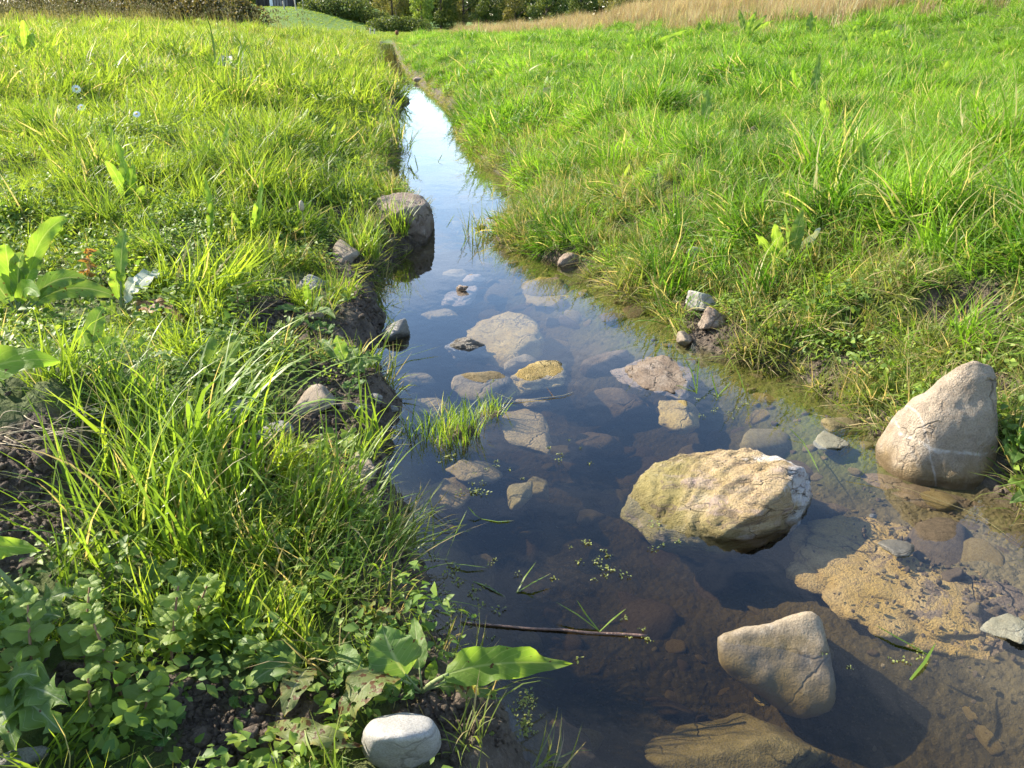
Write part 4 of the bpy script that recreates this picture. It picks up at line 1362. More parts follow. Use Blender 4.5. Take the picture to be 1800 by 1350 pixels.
for i, m in enumerate((M_GREYSUB, M_DARKSUB, M_OLIVE, M_DARKSUB, M_YELLOW)):
    Vc, Fc = facet_rock(3, 620 + i, 10, 7, 0.06, None, 0.12)
    pebm.append(mesh_np('bed_pebble%d' % i, Vc, Fc, m, True))
srcP = source_coll('bed_pebbles', pebm)
x, y = sample_view(34000, 0.7, 9)
ins = np.minimum(x - Lx(y), Rx(y) - x)
keep = (ins > 0.01) & (rng.uniform(0, 1, len(x)) < 0.22 + 0.9 * n2(x, y, 2.2, 61, 2))
x, y = x[keep], y[keep]
P, rot = place(x, y, 0, 0.4)
sz = np.exp(rng.normal(math.log(0.007), 0.75, len(x)))
scatter('bed_gravel', srcP, P, rot, np.stack([sz, sz, sz * 0.55], 1), rng.integers(0, 5, len(x)), 'brown gravel and silt lumps on the stream bed', 'gravel')

x, y = sample_view(2400, 0.8, 6, wide=0.6, pad=0.5)
ins = np.minimum(x - Lx(y), Rx(y) - x)
keep = (ins > 0.06) & (rng.uniform(0, 1, len(x)) < 0.55 + 1.0 * n2(x, y, 1.4, 63, 2))
x, y = x[keep], y[keep]
P, rot = place(x, y, 0, 0.25, 0.012)
sz = np.exp(rng.normal(math.log(0.046), 0.45, len(x)))
scatter('bed_cobbles', srcP, P, rot, np.stack([sz, sz * rng.uniform(0.6, 1, len(x)), sz * 0.34], 1), rng.integers(0, 5, len(x)), 'dim brown silted cobbles covering the stream bed', 'gravel')

x = rng.normal(1.06, 0.12, 2200)
y = rng.normal(1.33, 0.15, 2200)
keep = rng.uniform(0, 1, len(x)) < 0.5 + 2.0 * n2(x, y, 9, 65, 2)
x, y = x[keep], y[keep]
P = np.stack([x, y, np.full_like(x, -0.024) + rng.normal(0, 0.006, len(x))], 1)
scatter('silt_crumbs', srcP, P, rng.uniform(0, 3, (len(x), 3)), np.exp(rng.normal(math.log(0.003), 0.5, len(x))), rng.integers(0, 2, len(x)), 'brown silt crumbs lying on the great sunken slab', 'silt')

# floating duckweed
srcW = source_coll('duckweed_leaves', [herb_mesh('dw%d' % i, 700 + i, 7, 0.012, 0.002, (0.004, 0.008), M_DUCK) for i in range(3)])
DW = [(740, 1095, 60, 34), (830, 1070, 40, 26), (800, 1010, 60, 20), (1030, 985, 70, 14), (1080, 1000, 60, 14), (930, 1230, 22, 26), (925, 1280, 18, 20), (1600, 1150, 20, 6), (870, 820, 50, 14), (780, 805, 14, 10), (845, 860, 30, 12), (1000, 790, 50, 8), (1250, 700, 70, 16), (1540, 680, 40, 8), (1150, 930, 60, 9), (1500, 1180, 40, 5), (1100, 1130, 80, 8), (1040, 480, 30, 10), (1150, 545, 40, 14), (880, 700, 60, 8)]
xs_, ys_ = [], []
for a_, b_, r_, n_ in DW:
    q = at(a_, b_, 0)
    xs_.append(rng.normal(q[0], r_ * mpp(q) * 0.6, n_))
    ys_.append(rng.normal(q[1], r_ * mpp(q) * 0.6, n_))
x, y = np.concatenate(xs_), np.concatenate(ys_)
keep = (np.minimum(x - Lx(y), Rx(y) - x) > 0.0) & (rng.uniform(0, 1, len(x)) < 0.55)
x, y = x[keep], y[keep]
P = np.stack([x, y, np.full_like(x, 0.002)], 1)
scatter('duckweed', srcW, P, np.stack([0 * x, 0 * x, rng.uniform(0, 6, len(x))], 1), rng.uniform(0.5, 1.1, len(x)), rng.integers(0, 3, len(x)), 'tiny pale green leaves floating on the water', 'duckweed')

# ------------------------------------------------------------------ single grass tufts
TUFTS = {}


def tuft(name, px, py, label, mat, n, r, L, W, lean, curv, seed, seg=6, group=None, zoff=0.0, onwater=False, azim=None):
    q = at(px, py, 0.0) if onwater else hit(px, py)
    V, F, a = blades(n, r, L, W, lean, curv, seed, seg, azim=azim)
    o = link(name, mesh_np(name, V, F, mat, True, a), None, (q[0], q[1], q[2] + zoff))
    TUFTS[px] = o
    return tag(o, label, 'grass tuft', group)


G = 'grass tufts standing out of the sward'
tuft('grass_tuft', 270, 930, 'tall bright green grass clump leaning right, left foreground', M_CLUMP, 340, 0.19, (0.16, 0.36), (0.003, 0.0075), (0.30, 0.25), (0.2, 1.4), 801, group=G)
tuft('grass_tuft', 390, 850, 'loose broad bladed grass arching high over the soil, behind the tall clump', M_CLUMP, 48, 0.10, (0.34, 0.54), (0.007, 0.012), (0.20, 0.16), (0.7, 2.0), 803, 8, group=G, azim=(0.3, 1.0))
tuft('grass_tuft', 480, 960, 'grass clump spreading towards the water, right of the tall clump', M_CLUMP, 170, 0.15, (0.10, 0.23), (0.0028, 0.006), (0.5, 0.3), (0.2, 1.2), 805, group=G, azim=(0.1, 0.9))
tuft('grass_tuft', 590, 905, 'thin grass clump hanging over the water edge beside the lichen stone', M_CLUMP, 55, 0.09, (0.14, 0.30), (0.003, 0.006), (0.45, 0.3), (0.2, 1.2), 807, group=G, azim=(0.2, 1.0))
tuft('grass_tuft', 640, 760, 'sparse broad grass between stones on the left bank soil', M_CLUMP, 26, 0.06, (0.12, 0.24), (0.004, 0.008), (0.4, 0.25), (0.3, 1.4), 809, group=G)
tuft('grass_tuft', 205, 725, 'dense grass clump left of the tall clump beside the soil mound', M_CLUMP, 150, 0.12, (0.10, 0.24), (0.003, 0.006), (0.3, 0.25), (0.2, 1.4), 811, group=G)
tuft('grass_tuft', 600, 1010, 'fine grass lying flat over the edge of the left bank', M_CLUMP, 150, 0.13, (0.10, 0.22), (0.002, 0.0045), (0.75, 0.3), (0.2, 1.0), 813, group=G, azim=(0.0, 1.2))
tuft('grass_tuft', 795, 758, 'small grass tuft growing out of the water on its own root mat', M_CLUMP, 230, 0.085, (0.05, 0.135), (0.0018, 0.0038), (0.28, 0.22), (0.1, 0.9), 815, 4, G, -0.005, True)
tuft('grass_tuft', 862, 722, 'dark smaller tuft joined to the right of the lone water tuft', M_CLUMP, 90, 0.045, (0.04, 0.10), (0.0016, 0.0034), (0.35, 0.25), (0.1, 1.0), 817, 4, G, -0.005, True)
tuft('grass_tuft', 725, 760, 'few grass blades in water left of the lone tuft', M_CLUMP, 28, 0.04, (0.05, 0.12), (0.0018, 0.0038), (0.3, 0.25), (0.1, 1.0), 818, 4, G, -0.005, True)
tuft('grass_tuft', 1500, 700, 'short yellow green tuft at the waterline left of the pointed stone', M_EDGE, 120, 0.06, (0.08, 0.17), (0.002, 0.0045), (0.4, 0.3), (0.1, 1.1), 821, 5, G)
tuft('grass_tuft', 1120, 500, 'yellow green tuft standing in the shallows beyond the three edge stones', M_EDGE, 140, 0.10, (0.08, 0.2), (0.0025, 0.0055), (0.4, 0.3), (0.1, 1.1), 823, 5, G)
tuft('grass_tuft', 855, 410, 'sparse reed like tuft at the tip of the grassy spit', M_EDGE, 60, 0.12, (0.10, 0.22), (0.003, 0.006), (0.4, 0.3), (0.1, 1.0), 825, 5, G, 0, True)
tuft('grass_tuft', 700, 410, 'upright tuft growing in front of the blocky bank rock', M_CLUMP, 70, 0.06, (0.14, 0.28), (0.003, 0.006), (0.25, 0.2), (0.1, 0.9), 827, 5, G)
tuft('grass_tuft', 640, 450, 'rounded green tuft hanging over the dark pool below the bank rock', M_CLUMP, 160, 0.08, (0.14, 0.28), (0.003, 0.006), (0.4, 0.25), (0.2, 1.3), 829, 5, G)

def root_mat(t, sx, sy, sz, seed):
    Vr, Fr = facet_rock(4, seed, 10, 6, 0.16, None, 0.2)
    link('root_mat', mesh_np('root_mat', Vr * np.array([sx, sy, sz]) - np.array([0, 0, sz * 0.45]), Fr, M_GROUND), t)


root_mat(TUFTS[795], 0.10, 0.09, 0.04, 841)
root_mat(TUFTS[862], 0.055, 0.05, 0.03, 842)
# pieces of grass lying on or poking from the water
def strand(V0, pts, w, tintv):
    pts = np.array(pts, float)
    n = len(pts)
    d = np.gradient(pts, axis=0)
    s = np.cross(d, (0, 0.3, 1.0))
    s /= np.linalg.norm(s, axis=1)[:, None] + 1e-9
    t = np.linspace(0, 1, n)
    ww = w * (0.55 + 0.9 * t) * (1 - t ** 2.5) + 0.0004
    return np.stack([pts - s * ww[:, None] / 2, pts + s * ww[:, None] / 2], 1).reshape(-1, 3), grid_faces(n, 2)


def float_blades(name, lines, label, w=0.005, mat=None):
    c0 = at(*lines[0][0])
    r_ = empty(name, tuple(c0), label, 'grass', 'grass pieces in the water')
    r_['kind'] = 'thing'
    for ln in lines:                       # each line: (px, py, z) points
        P = np.array([at(a, b, z) for a, b, z in ln])
        t = np.linspace(0, 1, len(P))
        tt = np.linspace(0, 1, 7)
        P = np.stack([np.interp(tt, t, P[:, k]) for k in range(3)], 1)
        v, f = strand(None, P - c0, w, 0)
        link('blade', mesh_np('blade', v, f, mat or M_CLUMP, True, {'tint': [random.random() * 0.9] * len(v), 'along': np.repeat(tt, 2)}), r_)
    return r_


float_blades('floating_grass', [[(908, 1042, 0), (922, 1015, 0.02), (942, 988, 0.05)], [(908, 1042, 0), (935, 1025, 0.015), (968, 1008, 0.02)]], 'V of two grass blades poking from the water above the stick')
float_blades('floating_grass', [[(1054, 1110, 0), (1030, 1080, 0.02), (1014, 1055, 0.04)], [(1052, 1108, 0), (1015, 1080, 0.02), (977, 1058, 0.03)], [(1054, 1110, 0), (1075, 1090, 0.02), (1100, 1070, 0.03)]], 'three grass blades rising from the water behind the stick')
float_blades('floating_grass', [[(785, 990, 0.005), (820, 993, 0.01), (858, 998, 0.004)], [(832, 1022, 0), (860, 1032, 0.004), (888, 1050, 0)]], 'two floating blades left of the V shaped pair')
float_blades('floating_grass', [[(783, 985, 0), (800, 940, 0.06), (820, 898, 0.10)]], 'single upright blade from the water below the grass tuft')
float_blades('floating_grass', [[(846, 912, 0), (835, 905, 0.01), (822, 890, 0.02)], [(846, 912, 0), (875, 917, 0.002), (904, 915, 0.002)]], 'bent floating blade in dark water under the tuft')
float_blades('floating_grass', [[(1600, 1195, 0), (1625, 1165, 0.01), (1645, 1130, 0.02)], [(1630, 1150, 0), (1580, 1122, 0.01), (1538, 1098, 0.012)]], 'bright crossed blades floating in front of the great slab', 0.007)
float_blades('floating_grass', [[(1225, 692, 0), (1215, 650, 0.03), (1195, 615, 0.07)], [(1225, 690, 0), (1195, 678, 0.004), (1160, 676, 0.004)], [(1225, 690, 0), (1226, 660, 0.03), (1230, 620, 0.07)]], 'three thin blades rising from the water beside the pinkish slab')
float_blades('floating_grass', [[(1262, 700, 0), (1255, 675, 0.02), (1249, 652, 0.04)], [(1262, 695, 0), (1272, 685, 0.01), (1284, 672, 0.02)]], 'small forked blade in dark water right of the pinkish slab')
float_blades('floating_grass', [[(1310, 690, 0), (1300, 660, 0.03), (1290, 640, 0.05)], [(1290, 650, 0.03), (1275, 610, 0.09)]], 'bent blade near the right bank by the dark water')
float_blades('floating_grass', [[(1415, 780, 0), (1400, 765, 0.01), (1385, 750, 0.02)], [(1412, 778, 0), (1425, 800, 0), (1440, 830, 0)]], 'thin blade over the shallows beside the pale greenish stone')
float_blades('floating_grass', [[(870, 690, 0.02), (905, 705, 0.004), (990, 695, 0.004), (1010, 688, 0.004)], [(975, 700, 0), (960, 680, 0.02)]], 'pale twig like blade floating right of the grass tuft', 0.004, M_DRY)
float_blades('floating_grass', [[(660, 632, 0.03), (720, 625, 0.01), (775, 608, 0.02)]], 'long blade reaching from the left bank to the dark wet stone', 0.006)
float_blades('floating_grass', [[(1180, 628, 0.002), (1290, 632, 0.004), (1400, 628, 0.004)], [(1150, 610, 0.002), (1250, 622, 0.004)]], 'thin brown stalks floating along the right bank', 0.004, M_DRY)
float_blades('floating_grass', [[(1490, 835, 0.01), (1600, 860, 0.006), (1720, 905, 0.004), (1790, 955, 0.004)]], 'long thin brown stalk lying across the shallows at right', 0.004, M_DRY)
float_blades('floating_grass', [[(785, 400, 0), (800, 375, 0.05)], [(810, 440, 0), (820, 420, 0.04), (812, 395, 0.09)], [(850, 425, 0), (880, 400, 0.06)]], 'few thin blades standing in water by the spit', 0.006)
float_blades('floating_grass', [[(716, 290, 0), (724, 262, 0.10)], [(735, 300, 0), (728, 270, 0.08)], [(770, 285, 0), (778, 270, 0.05)], [(705, 240, 0), (720, 222, 0.06)]], 'few thin reeds standing in the narrow far water', 0.010)

# ------------------------------------------------------------------ broad leaves
def leaf_mesh(name, P, width, mat, nrm=(0, 0, 1), shape='dock', wavy=0.06, fold=0.15, seed=1, n=22, m=9, cup=0.0):
    """P: control points (local) from petiole end to tip."""
    g = np.random.default_rng(seed)
    P = np.array(P, float)
    tt = np.linspace(0, 1, n)
    if len(P) == 2:
        P = np.array([P[0], (P[0] + P[1]) / 2, P[1]])
    if len(P) == 3:
        c = (1 - tt)[:, None] ** 2 * P[0] + 2 * ((1 - tt) * tt)[:, None] * P[1] + tt[:, None] ** 2 * P[2]
    else:
        c = (1 - tt)[:, None] ** 3 * P[0] + 3 * ((1 - tt) ** 2 * tt)[:, None] * P[1] + 3 * ((1 - tt) * tt ** 2)[:, None] * P[2] + tt[:, None] ** 3 * P[3]
    d = np.gradient(c, axis=0)
    d /= np.linalg.norm(d, axis=1)[:, None] + 1e-9
    nr = np.array(nrm, float)
    s = np.cross(d, nr)
    s /= np.linalg.norm(s, axis=1)[:, None] + 1e-9
    u = np.cross(s, d)
    if shape == 'dock':
        pr = np.sin(np.pi * tt ** 0.75) ** 0.7 * (1 - 0.15 * tt)
    elif shape == 'ovate':
        pr = np.sin(np.pi * tt ** 0.7) ** 0.8
    elif shape == 'strap':
        pr = np.sin(np.pi * np.clip(tt * 0.93 + 0.05, 0, 1)) ** 0.55
    elif shape == 'thistle':
        saw = np.abs(((tt * 5.5) % 1.0) - 0.5) * 2
        pr = np.sin(np.pi * tt ** 0.8) ** 0.7 * (0.40 + 0.6 * saw ** 1.5)
    elif shape == 'lobed':
        pr = np.sin(np.pi * tt ** 0.8) ** 0.6 * (0.62 + 0.38 * np.abs(np.cos(tt * 9.0)))
    else:
        pr = np.sin(np.pi * tt)
    t = np.linspace(-1, 1, m)
    ph, k1 = g.uniform(0, 6), g.uniform(14, 20)
    wav = wavy * width * (np.sin(k1 * tt + ph)[:, None] * np.abs(t)[None] ** 2 * np.where(t > 0, 1, -1)[None] * 1.0 + np.sin(k1 * 1.7 * tt + ph * 2)[:, None] * (t ** 2)[None] * 0.6)
    lat = pr[:, None] * width / 2 * t[None] * (1 + 0.05 * np.sin(37 * tt + ph))[:, None]
    hgt = wav + fold * np.abs(lat) - cup * lat ** 2 / max(width, 1e-4)
    V = c[:, None] + s[:, None] * lat[..., None] + u[:, None] * hgt[..., None]
    return mesh_np(name, V.reshape(-1, 3), grid_faces(n, m), mat, True, {'ls': np.repeat(tt, m), 'lt': np.tile(t, n)})


def tube_mesh(name, P, r0, r1, mat, n=8, seg=6):
    P = np.array(P, float)
    t0 = np.linspace(0, 1, len(P))
    tt = np.linspace(0, 1, max(n, len(P)))
    if len(P) == 3:
        c = (1 - tt)[:, None] ** 2 * P[0] + 2 * ((1 - tt) * tt)[:, None] * P[1] + tt[:, None] ** 2 * P[2]
    else:
        c = np.stack([np.interp(tt, t0, P[:, k]) for k in range(3)], 1)
    d = np.gradient(c, axis=0)
    d /= np.linalg.norm(d, axis=1)[:, None] + 1e-9
    ref = np.array([0, 0, 1.0]) if abs(d[0, 2]) < 0.9 else np.array([1.0, 0, 0])
    s = np.cross(d, ref)
    s /= np.linalg.norm(s, axis=1)[:, None] + 1e-9
    u = np.cross(s, d)
    a = np.linspace(0, 2 * math.pi, seg, endpoint=False)
    rr = np.linspace(r0, r1, len(tt))
    V = c[:, None] + rr[:, None, None] * (np.cos(a)[None, :, None] * s[:, None] + np.sin(a)[None, :, None] * u[:, None])
    F = []
    for i in range(len(tt) - 1):
        for j in range(seg):
            F.append((i * seg + j, i * seg + (j + 1) % seg, (i + 1) * seg + (j + 1) % seg, (i + 1) * seg + j))
    F.append(tuple(range(seg))[::-1])
    F.append(tuple((len(tt) - 1) * seg + j for j in range(seg)))
    return mesh_np(name, V.reshape(-1, 3), F, mat, True)


def leaf_to(root, b, base, mid, tip, width, mat, nrm=(0, 0, 1), shape='dock', pet=0.25, seed=1, stem=M_STEM, **k):
    """base/mid/tip are world points; the first part is a petiole."""
    base, mid, tip = (np.array(v, float) - b for v in (base, mid, tip))
    q = lambda t: (1 - t) ** 2 * base + 2 * (1 - t) * t * mid + t ** 2 * tip
    p0 = q(pet)
    lf = link('leaf', leaf_mesh('leaf', [p0, q(pet + (1 - pet) * 0.5) * 2 - (p0 + tip) / 2, tip], width, mat, nrm, shape, seed=seed, **k), root)
    if pet > 0.05:
        L_ = np.linalg.norm(tip - base)
        link('leaf_stalk', tube_mesh('leaf_stalk', [base, q(pet / 2) * 2 - (base + q(pet + 0.03)) / 2, q(pet + 0.03)], min(0.005, L_ * 0.018), min(0.003, L_ * 0.012), stem), root)
    return lf


# dock plant by the pale cobble
b = hit(742, 1218)
d1 = empty('dock_plant', tuple(b), 'dock plant with one long leaf stretching right over the water, at the bottom', 'plant', 'broad leaved plants')
leaf_to(d1, b, b, at(790, 1150, 0.22), at(1003, 1168, 0.12), 0.062, M_DOCKL, (0.0, -0.55, 0.85), 'dock', 0.28, 3, wavy=0.16)
leaf_to(d1, b, b, at(640, 1130, 0.26), at(596, 1300, 0.13), 0.075, M_OLDLEAF, (-0.5, -0.3, 0.8), 'dock', 0.25, 5, wavy=0.05)
leaf_to(d1, b, b, at(690, 1170, 0.2), at(672, 1100, 0.22), 0.085, M_DOCK, (0.2, -0.7, 0.7), 'ovate', 0.3, 7)
leaf_to(d1, b, b, at(820, 1170, 0.2), at(842, 1215, 0.10), 0.06, M_OLDLEAF, (0.5, -0.4, 0.7), 'dock', 0.4, 9, wavy=0.12)
leaf_to(d1, b, b, at(780, 1190, 0.13), at(880, 1228, 0.06), 0.04, M_DOCK, (0.2, -0.4, 0.8), 'dock', 0.3, 11, wavy=0.15)
leaf_to(d1, b, b, at(735, 1150, 0.18), at(728, 1085, 0.16), 0.035, M_DOCK, (0, -0.7, 0.7), 'dock', 0.3, 13)
leaf_to(d1, b, b, at(760, 1180, 0.12), at(765, 1160, 0.14), 0.022, M_DOCKL, (0, -0.7, 0.7), 'dock', 0.3, 15)
leaf_to(d1, b, b, at(690, 1215, 0.14), at(668, 1185, 0.16), 0.05, M_DOCK, (0, -0.5, 0.7), 'lobed', 0.4, 17)
# yellowed lying leaf
b = hit(480, 1292)
o = link('fallen_leaf', leaf_mesh('fallen_leaf', [(0, 0, 0.02), at(560, 1290, 0.22) - b, at(635, 1312, 0.16) - b], 0.035, M_OLDLEAF, (0, -0.4, 0.8), 'dock', wavy=0.2, seed=21), None, tuple(b))
tag(o, 'yellowed dock leaf with brown holes lying left of the pale cobble', 'leaf')
b = hit(845, 1300)
o = link('fallen_leaf', leaf_mesh('fallen_leaf', [at(835, 1275, 0.1) - b, at(862, 1300, 0.09) - b, at(868, 1340, 0.05) - b], 0.028, M_OLDLEAF, (0.3, -0.4, 0.8), 'dock', wavy=0.2, seed=23), None, tuple(b))
tag(o, 'curled yellow brown leaf hanging beside the slate flake', 'leaf')


def rosette(name, px, py, label, leaves, mat, shape, group='broad leaved plants', nr=(0, -0.4, 0.85), stem=M_STEM, pet=0.25, **k):
    """leaves: (tip px, tip py, tip height above base, width m)"""
    b = hit(px, py)
    r_ = empty(name, tuple(b), label, 'plant', group)
    for i, lf in enumerate(leaves):
        tx, ty, tz, w = lf[:4]
        m_ = lf[4] if len(lf) > 4 else mat
        tip = at_y(tx, ty, b[1] + (lf[5] if len(lf) > 5 else 0.0)) if tz is None else at(tx, ty, b[2] + tz)
        mid = (b + tip) / 2 + np.array([0, 0, 0.35 * np.linalg.norm(tip - b)])
        leaf_to(r_, b, b, mid, tip, w, m_, nr, shape, pet, 31 + i + px, stem, **k)
    return r_


rosette('dock_plant', 560, 1170, 'low plant with two pale broad leaves above the yellowed lying leaf', [(440, 1165, 0.05, 0.05), (432, 1210, 0.05, 0.055), (500, 1260, 0.05, 0.05, M_OLDLEAF), (560, 1120, 0.06, 0.05), (640, 1180, 0.05, 0.05)], M_DOCK, 'dock')
rosette('willowherb_seedling', 650, 1100, 'small reddish leaved seedling above the dock plant', [(612, 1075, 0.05, 0.018), (632, 1068, 0.07, 0.018), (660, 1062, 0.08, 0.018), (690, 1075, 0.06, 0.018), (605, 1108, 0.03, 0.02), (680, 1105, 0.04, 0.02)], M_OLDLEAF, 'ovate', pet=0.15)
rosette('dock_plant', 35, 560, 'cluster of big upright dock leaves at the left edge', [(10, 430, None, 0.055, M_DOCKL), (40, 445, None, 0.05), (75, 455, None, 0.05, M_DOCK), (118, 385, None, 0.055, M_DOCKL, 0.0), (150, 490, None, 0.06), (200, 520, 0.08, 0.06), (-40, 470, None, 0.08), (70, 520, 0.15, 0.05, M_DOCKL)], M_DOCK, 'strap', nr=(0.25, -0.85, 0.3), pet=0.2, wavy=0.08)
rosette('dock_plant', 215, 560, 'old dock leaves, two whitened by painted sheen, drooping right of the rusty leaf', [(245, 490, None, 0.06, M_PALELEAF), (205, 470, None, 0.05, M_DOCKL), (225, 400, None, 0.05), (290, 480, 0.07, 0.07, M_PALELEAF), (170, 540, 0.05, 0.06), (260, 545, 0.05, 0.06, M_OLDLEAF), (330, 570, 0.03, 0.06, M_DEADLEAF)], M_DOCK, 'dock', nr=(0.1, -0.5, 0.8), wavy=0.1)  # whitish leaves have reflected light painted into their colour
b = hit(150, 520)
r_ = empty('withered_leaf', tuple(b), 'rusty orange curled dead leaf standing among the dock leaves at left', 'leaf')
leaf_to(r_, b, b, at_y(160, 480, b[1]), at_y(155, 436, b[1]), 0.05, M_DEADLEAF, (-0.5, -0.8, 0.2), 'dock', 0.35, 71, wavy=0.35)
b = hit(150, 640)
rosette('dock_plant', 160, 640, 'young plant with two rounded upright leaves in shaded grass at left', [(185, 540, None, 0.045), (140, 575, None, 0.05), (215, 600, 0.05, 0.04)], M_DOCK, 'ovate', nr=(0.1, -0.85, 0.4))
# near leaves entering from the left edge: plants rooted outside the frame
b = np.array([-1.02, 1.13, h1(-1.02, 1.13)])
r_ = empty('dock_plant', tuple(b), 'bright backlit leaf reaching in from the left edge, upper of two', 'plant', 'broad leaved plants')
q = np.array(at_y(105, 635, 1.16))
leaf_to(r_, b, b, at_y(-170, 600, 1.14), q, 0.075, M_DOCKL, (0.0, -0.75, 0.6), 'dock', 0.45, 81, wavy=0.08)
leaf_to(r_, b, b, b + np.array([-0.1, 0.05, 0.35]), b + np.array([-0.25, 0.12, 0.42]), 0.09, M_DOCK, (0.3, -0.7, 0.6), 'dock', 0.3, 82)
leaf_to(r_, b, b, b + np.array([-0.05, -0.1, 0.3]), b + np.array([-0.1, -0.25, 0.35]), 0.09, M_DOCK, (0.3, -0.7, 0.6), 'dock', 0.3, 83)
b = np.array([-0.78, 0.98, h1(-0.78, 0.98)])
r_ = empty('dock_plant', tuple(b), 'yellow green leaf tip at the left edge, lower of two', 'plant', 'broad leaved plants')
leaf_to(r_, b, b, at_y(-120, 930, 0.98), at_y(74, 968, 0.98), 0.045, M_DOCKL, (0.1, -0.8, 0.5), 'dock', 0.4, 85, wavy=0.12)
leaf_to(r_, b, b, b + np.array([-0.1, 0.0, 0.25]), b + np.array([-0.25, 0.02, 0.3]), 0.08, M_DOCK, (0.3, -0.7, 0.6), 'dock', 0.3, 86)
# thistles
rosette('thistle', 20, 1120, 'spiny leaved thistle at the left edge below the grass', [(140, 1040, 0.07, 0.07), (110, 1085, 0.06, 0.08), (60, 1030, 0.09, 0.07), (-60, 1040, 0.08, 0.07), (80, 1140, 0.04, 0.07)], M_THISTLE, 'thistle', pet=0.05, n=44, wavy=0.12)
rosette('thistle', 0, 1230, 'spiny leaved thistle in the bottom left corner', [(110, 1290, 0.04, 0.085), (70, 1190, 0.08, 0.075), (120, 1240, 0.06, 0.08), (-80, 1200, 0.08, 0.08), (30, 1320, 0.03, 0.08)], M_THISTLE, 'thistle', pet=0.05, n=44, wavy=0.12)
rosette('thistle', 560, 680, 'dark toothed leaf rosette on soil at the bank edge', [(600, 690, 0.02, 0.02), (540, 690, 0.02, 0.02), (575, 660, 0.04, 0.02)], M_THISTLE, 'thistle', pet=0.1, n=30) if False else None


# mint-like plants with paired rounded leaves
def mint(px, py, label, h, lean, n=6, s=1.0, seed=0, base=None):
    g = np.random.default_rng(seed)
    b = hit(px, py) if base is None else base
    r_ = empty('mint_plant', tuple(b), label, 'plant', 'plants with paired rounded leaves')
    tip = np.array([lean[0], lean[1], h])
    link('stem', tube_mesh('stem', [(0, 0, 0), tip * 0.5 + np.array([0, 0, 0.1 * h]), tip], 0.0022 * s, 0.0012 * s, M_REDSTEM), r_)
    for i in range(n):
        t = 0.3 + 0.7 * i / (n - 1)
        c = tip * t + np.array([0, 0, 0.2 * h * t * (1 - t)])
        sz = s * (0.034 * (1 - 0.55 * (i / (n - 1)) ** 2))
        a = (i % 2) * 1.57 + g.uniform(-0.3, 0.3)
        for k in (0, 1, 2, 3) if i == n - 1 else (0, 1):
            aa = a + k * (math.pi if i < n - 1 else math.pi / 2)
            d = np.array([math.cos(aa), math.sin(aa), 0.25 + g.uniform(-0.15, 0.3)])
            link('leaf', leaf_mesh('leaf', [c, c + d * sz * 0.6 + np.array([0, 0, 0.004]), c + d * sz], sz * 0.85, M_MINT, (0, -0.2, 1), 'ovate', 0.05, 0.15, seed + i, 9, 5, 1.2), r_)
    return r_


MP = [(150, 1210, 'mint like plant with pale rounded leaves beside the thistle, tallest', 0.16, (0.02, 0.05), 8),
      (60, 1200, 'mint like plant at the left edge between the two thistles', 0.12, (0.0, 0.04), 6),
      (215, 1230, 'mint like plant leaning over dark soil, right of the tallest', 0.13, (-0.03, 0.03), 6),
      (300, 1180, 'mint like plant in front of the grass clump, bottom left', 0.14, (0.02, 0.05), 7),
      (330, 1140, 'mint like sprig rising into the grass clump', 0.11, (0.04, 0.04), 6),
      (165, 1300, 'mint like plant low on the soil near the bottom edge', 0.10, (0.0, 0.03), 5),
      (250, 1290, 'small mint like sprig among feathery weeds near the bottom', 0.08, (0.02, 0.02), 5),
      (420, 560, 'grey green sprig on the dark soil patch of the left bank', 0.10, (0.0, 0.03), 6),
      (470, 640, 'pale sprig behind the arching grass on the left bank', 0.09, (0.03, 0.02), 6),
      (440, 1180, 'low sprig between the two pale broad leaves and the grass', 0.06, (0.02, 0.0), 4)]
for i, (px, py, lab, h, ln, n) in enumerate(MP):
    mint(px, py, lab, h, ln, n, 1.2, 900 + i)

# buttercup-like lobed leaves
BT = [(290, 1300, 'lobed buttercup leaves near the bottom edge, left of the clod', 0.03), (430, 1250, 'lobed leaves on the soil under the broad pale leaves', 0.02), (700, 1230, 'lobed green leaves at the foot of the dock plant', 0.03),
      (600, 800, 'lobed leaves on the soil behind the lichen stone', 0.03), (620, 690, 'grey green lobed leaves beside the little water edge cobble', 0.03), (570, 590, 'flat lobed leaves on the bank left of the dark stone', 0.04),
      (1480, 530, 'lobed buttercup leaves lit by sun on the right bank', 0.05), (1780, 320, 'pale lobed leaves in tall grass at the right edge', 0.06), (1460, 560, 'lobed leaves just below the sunlit buttercup on the right bank', 0.04)]
for i, (px, py, lab, s) in enumerate(BT):
    b = hit(px, py)
    r_ = empty('buttercup_plant', tuple(b), lab, 'plant', 'plants with lobed leaves')
    g = np.random.default_rng(950 + i)
    for k in range(7):
        a = k * 0.9 + g.uniform(-0.3, 0.3)
        rr = s * g.uniform(0.7, 1.5)
        tip = b + np.array([math.cos(a) * rr, math.sin(a) * rr, s * g.uniform(0.5, 1.3)])
        leaf_to(r_, b, b, (b + tip) / 2 + np.array([0, 0, s * 0.6]), tip, s * 0.8, M_BUTTER, (0, -0.3, 1), 'lobed', 0.4, k + i * 9, n=16, m=7)

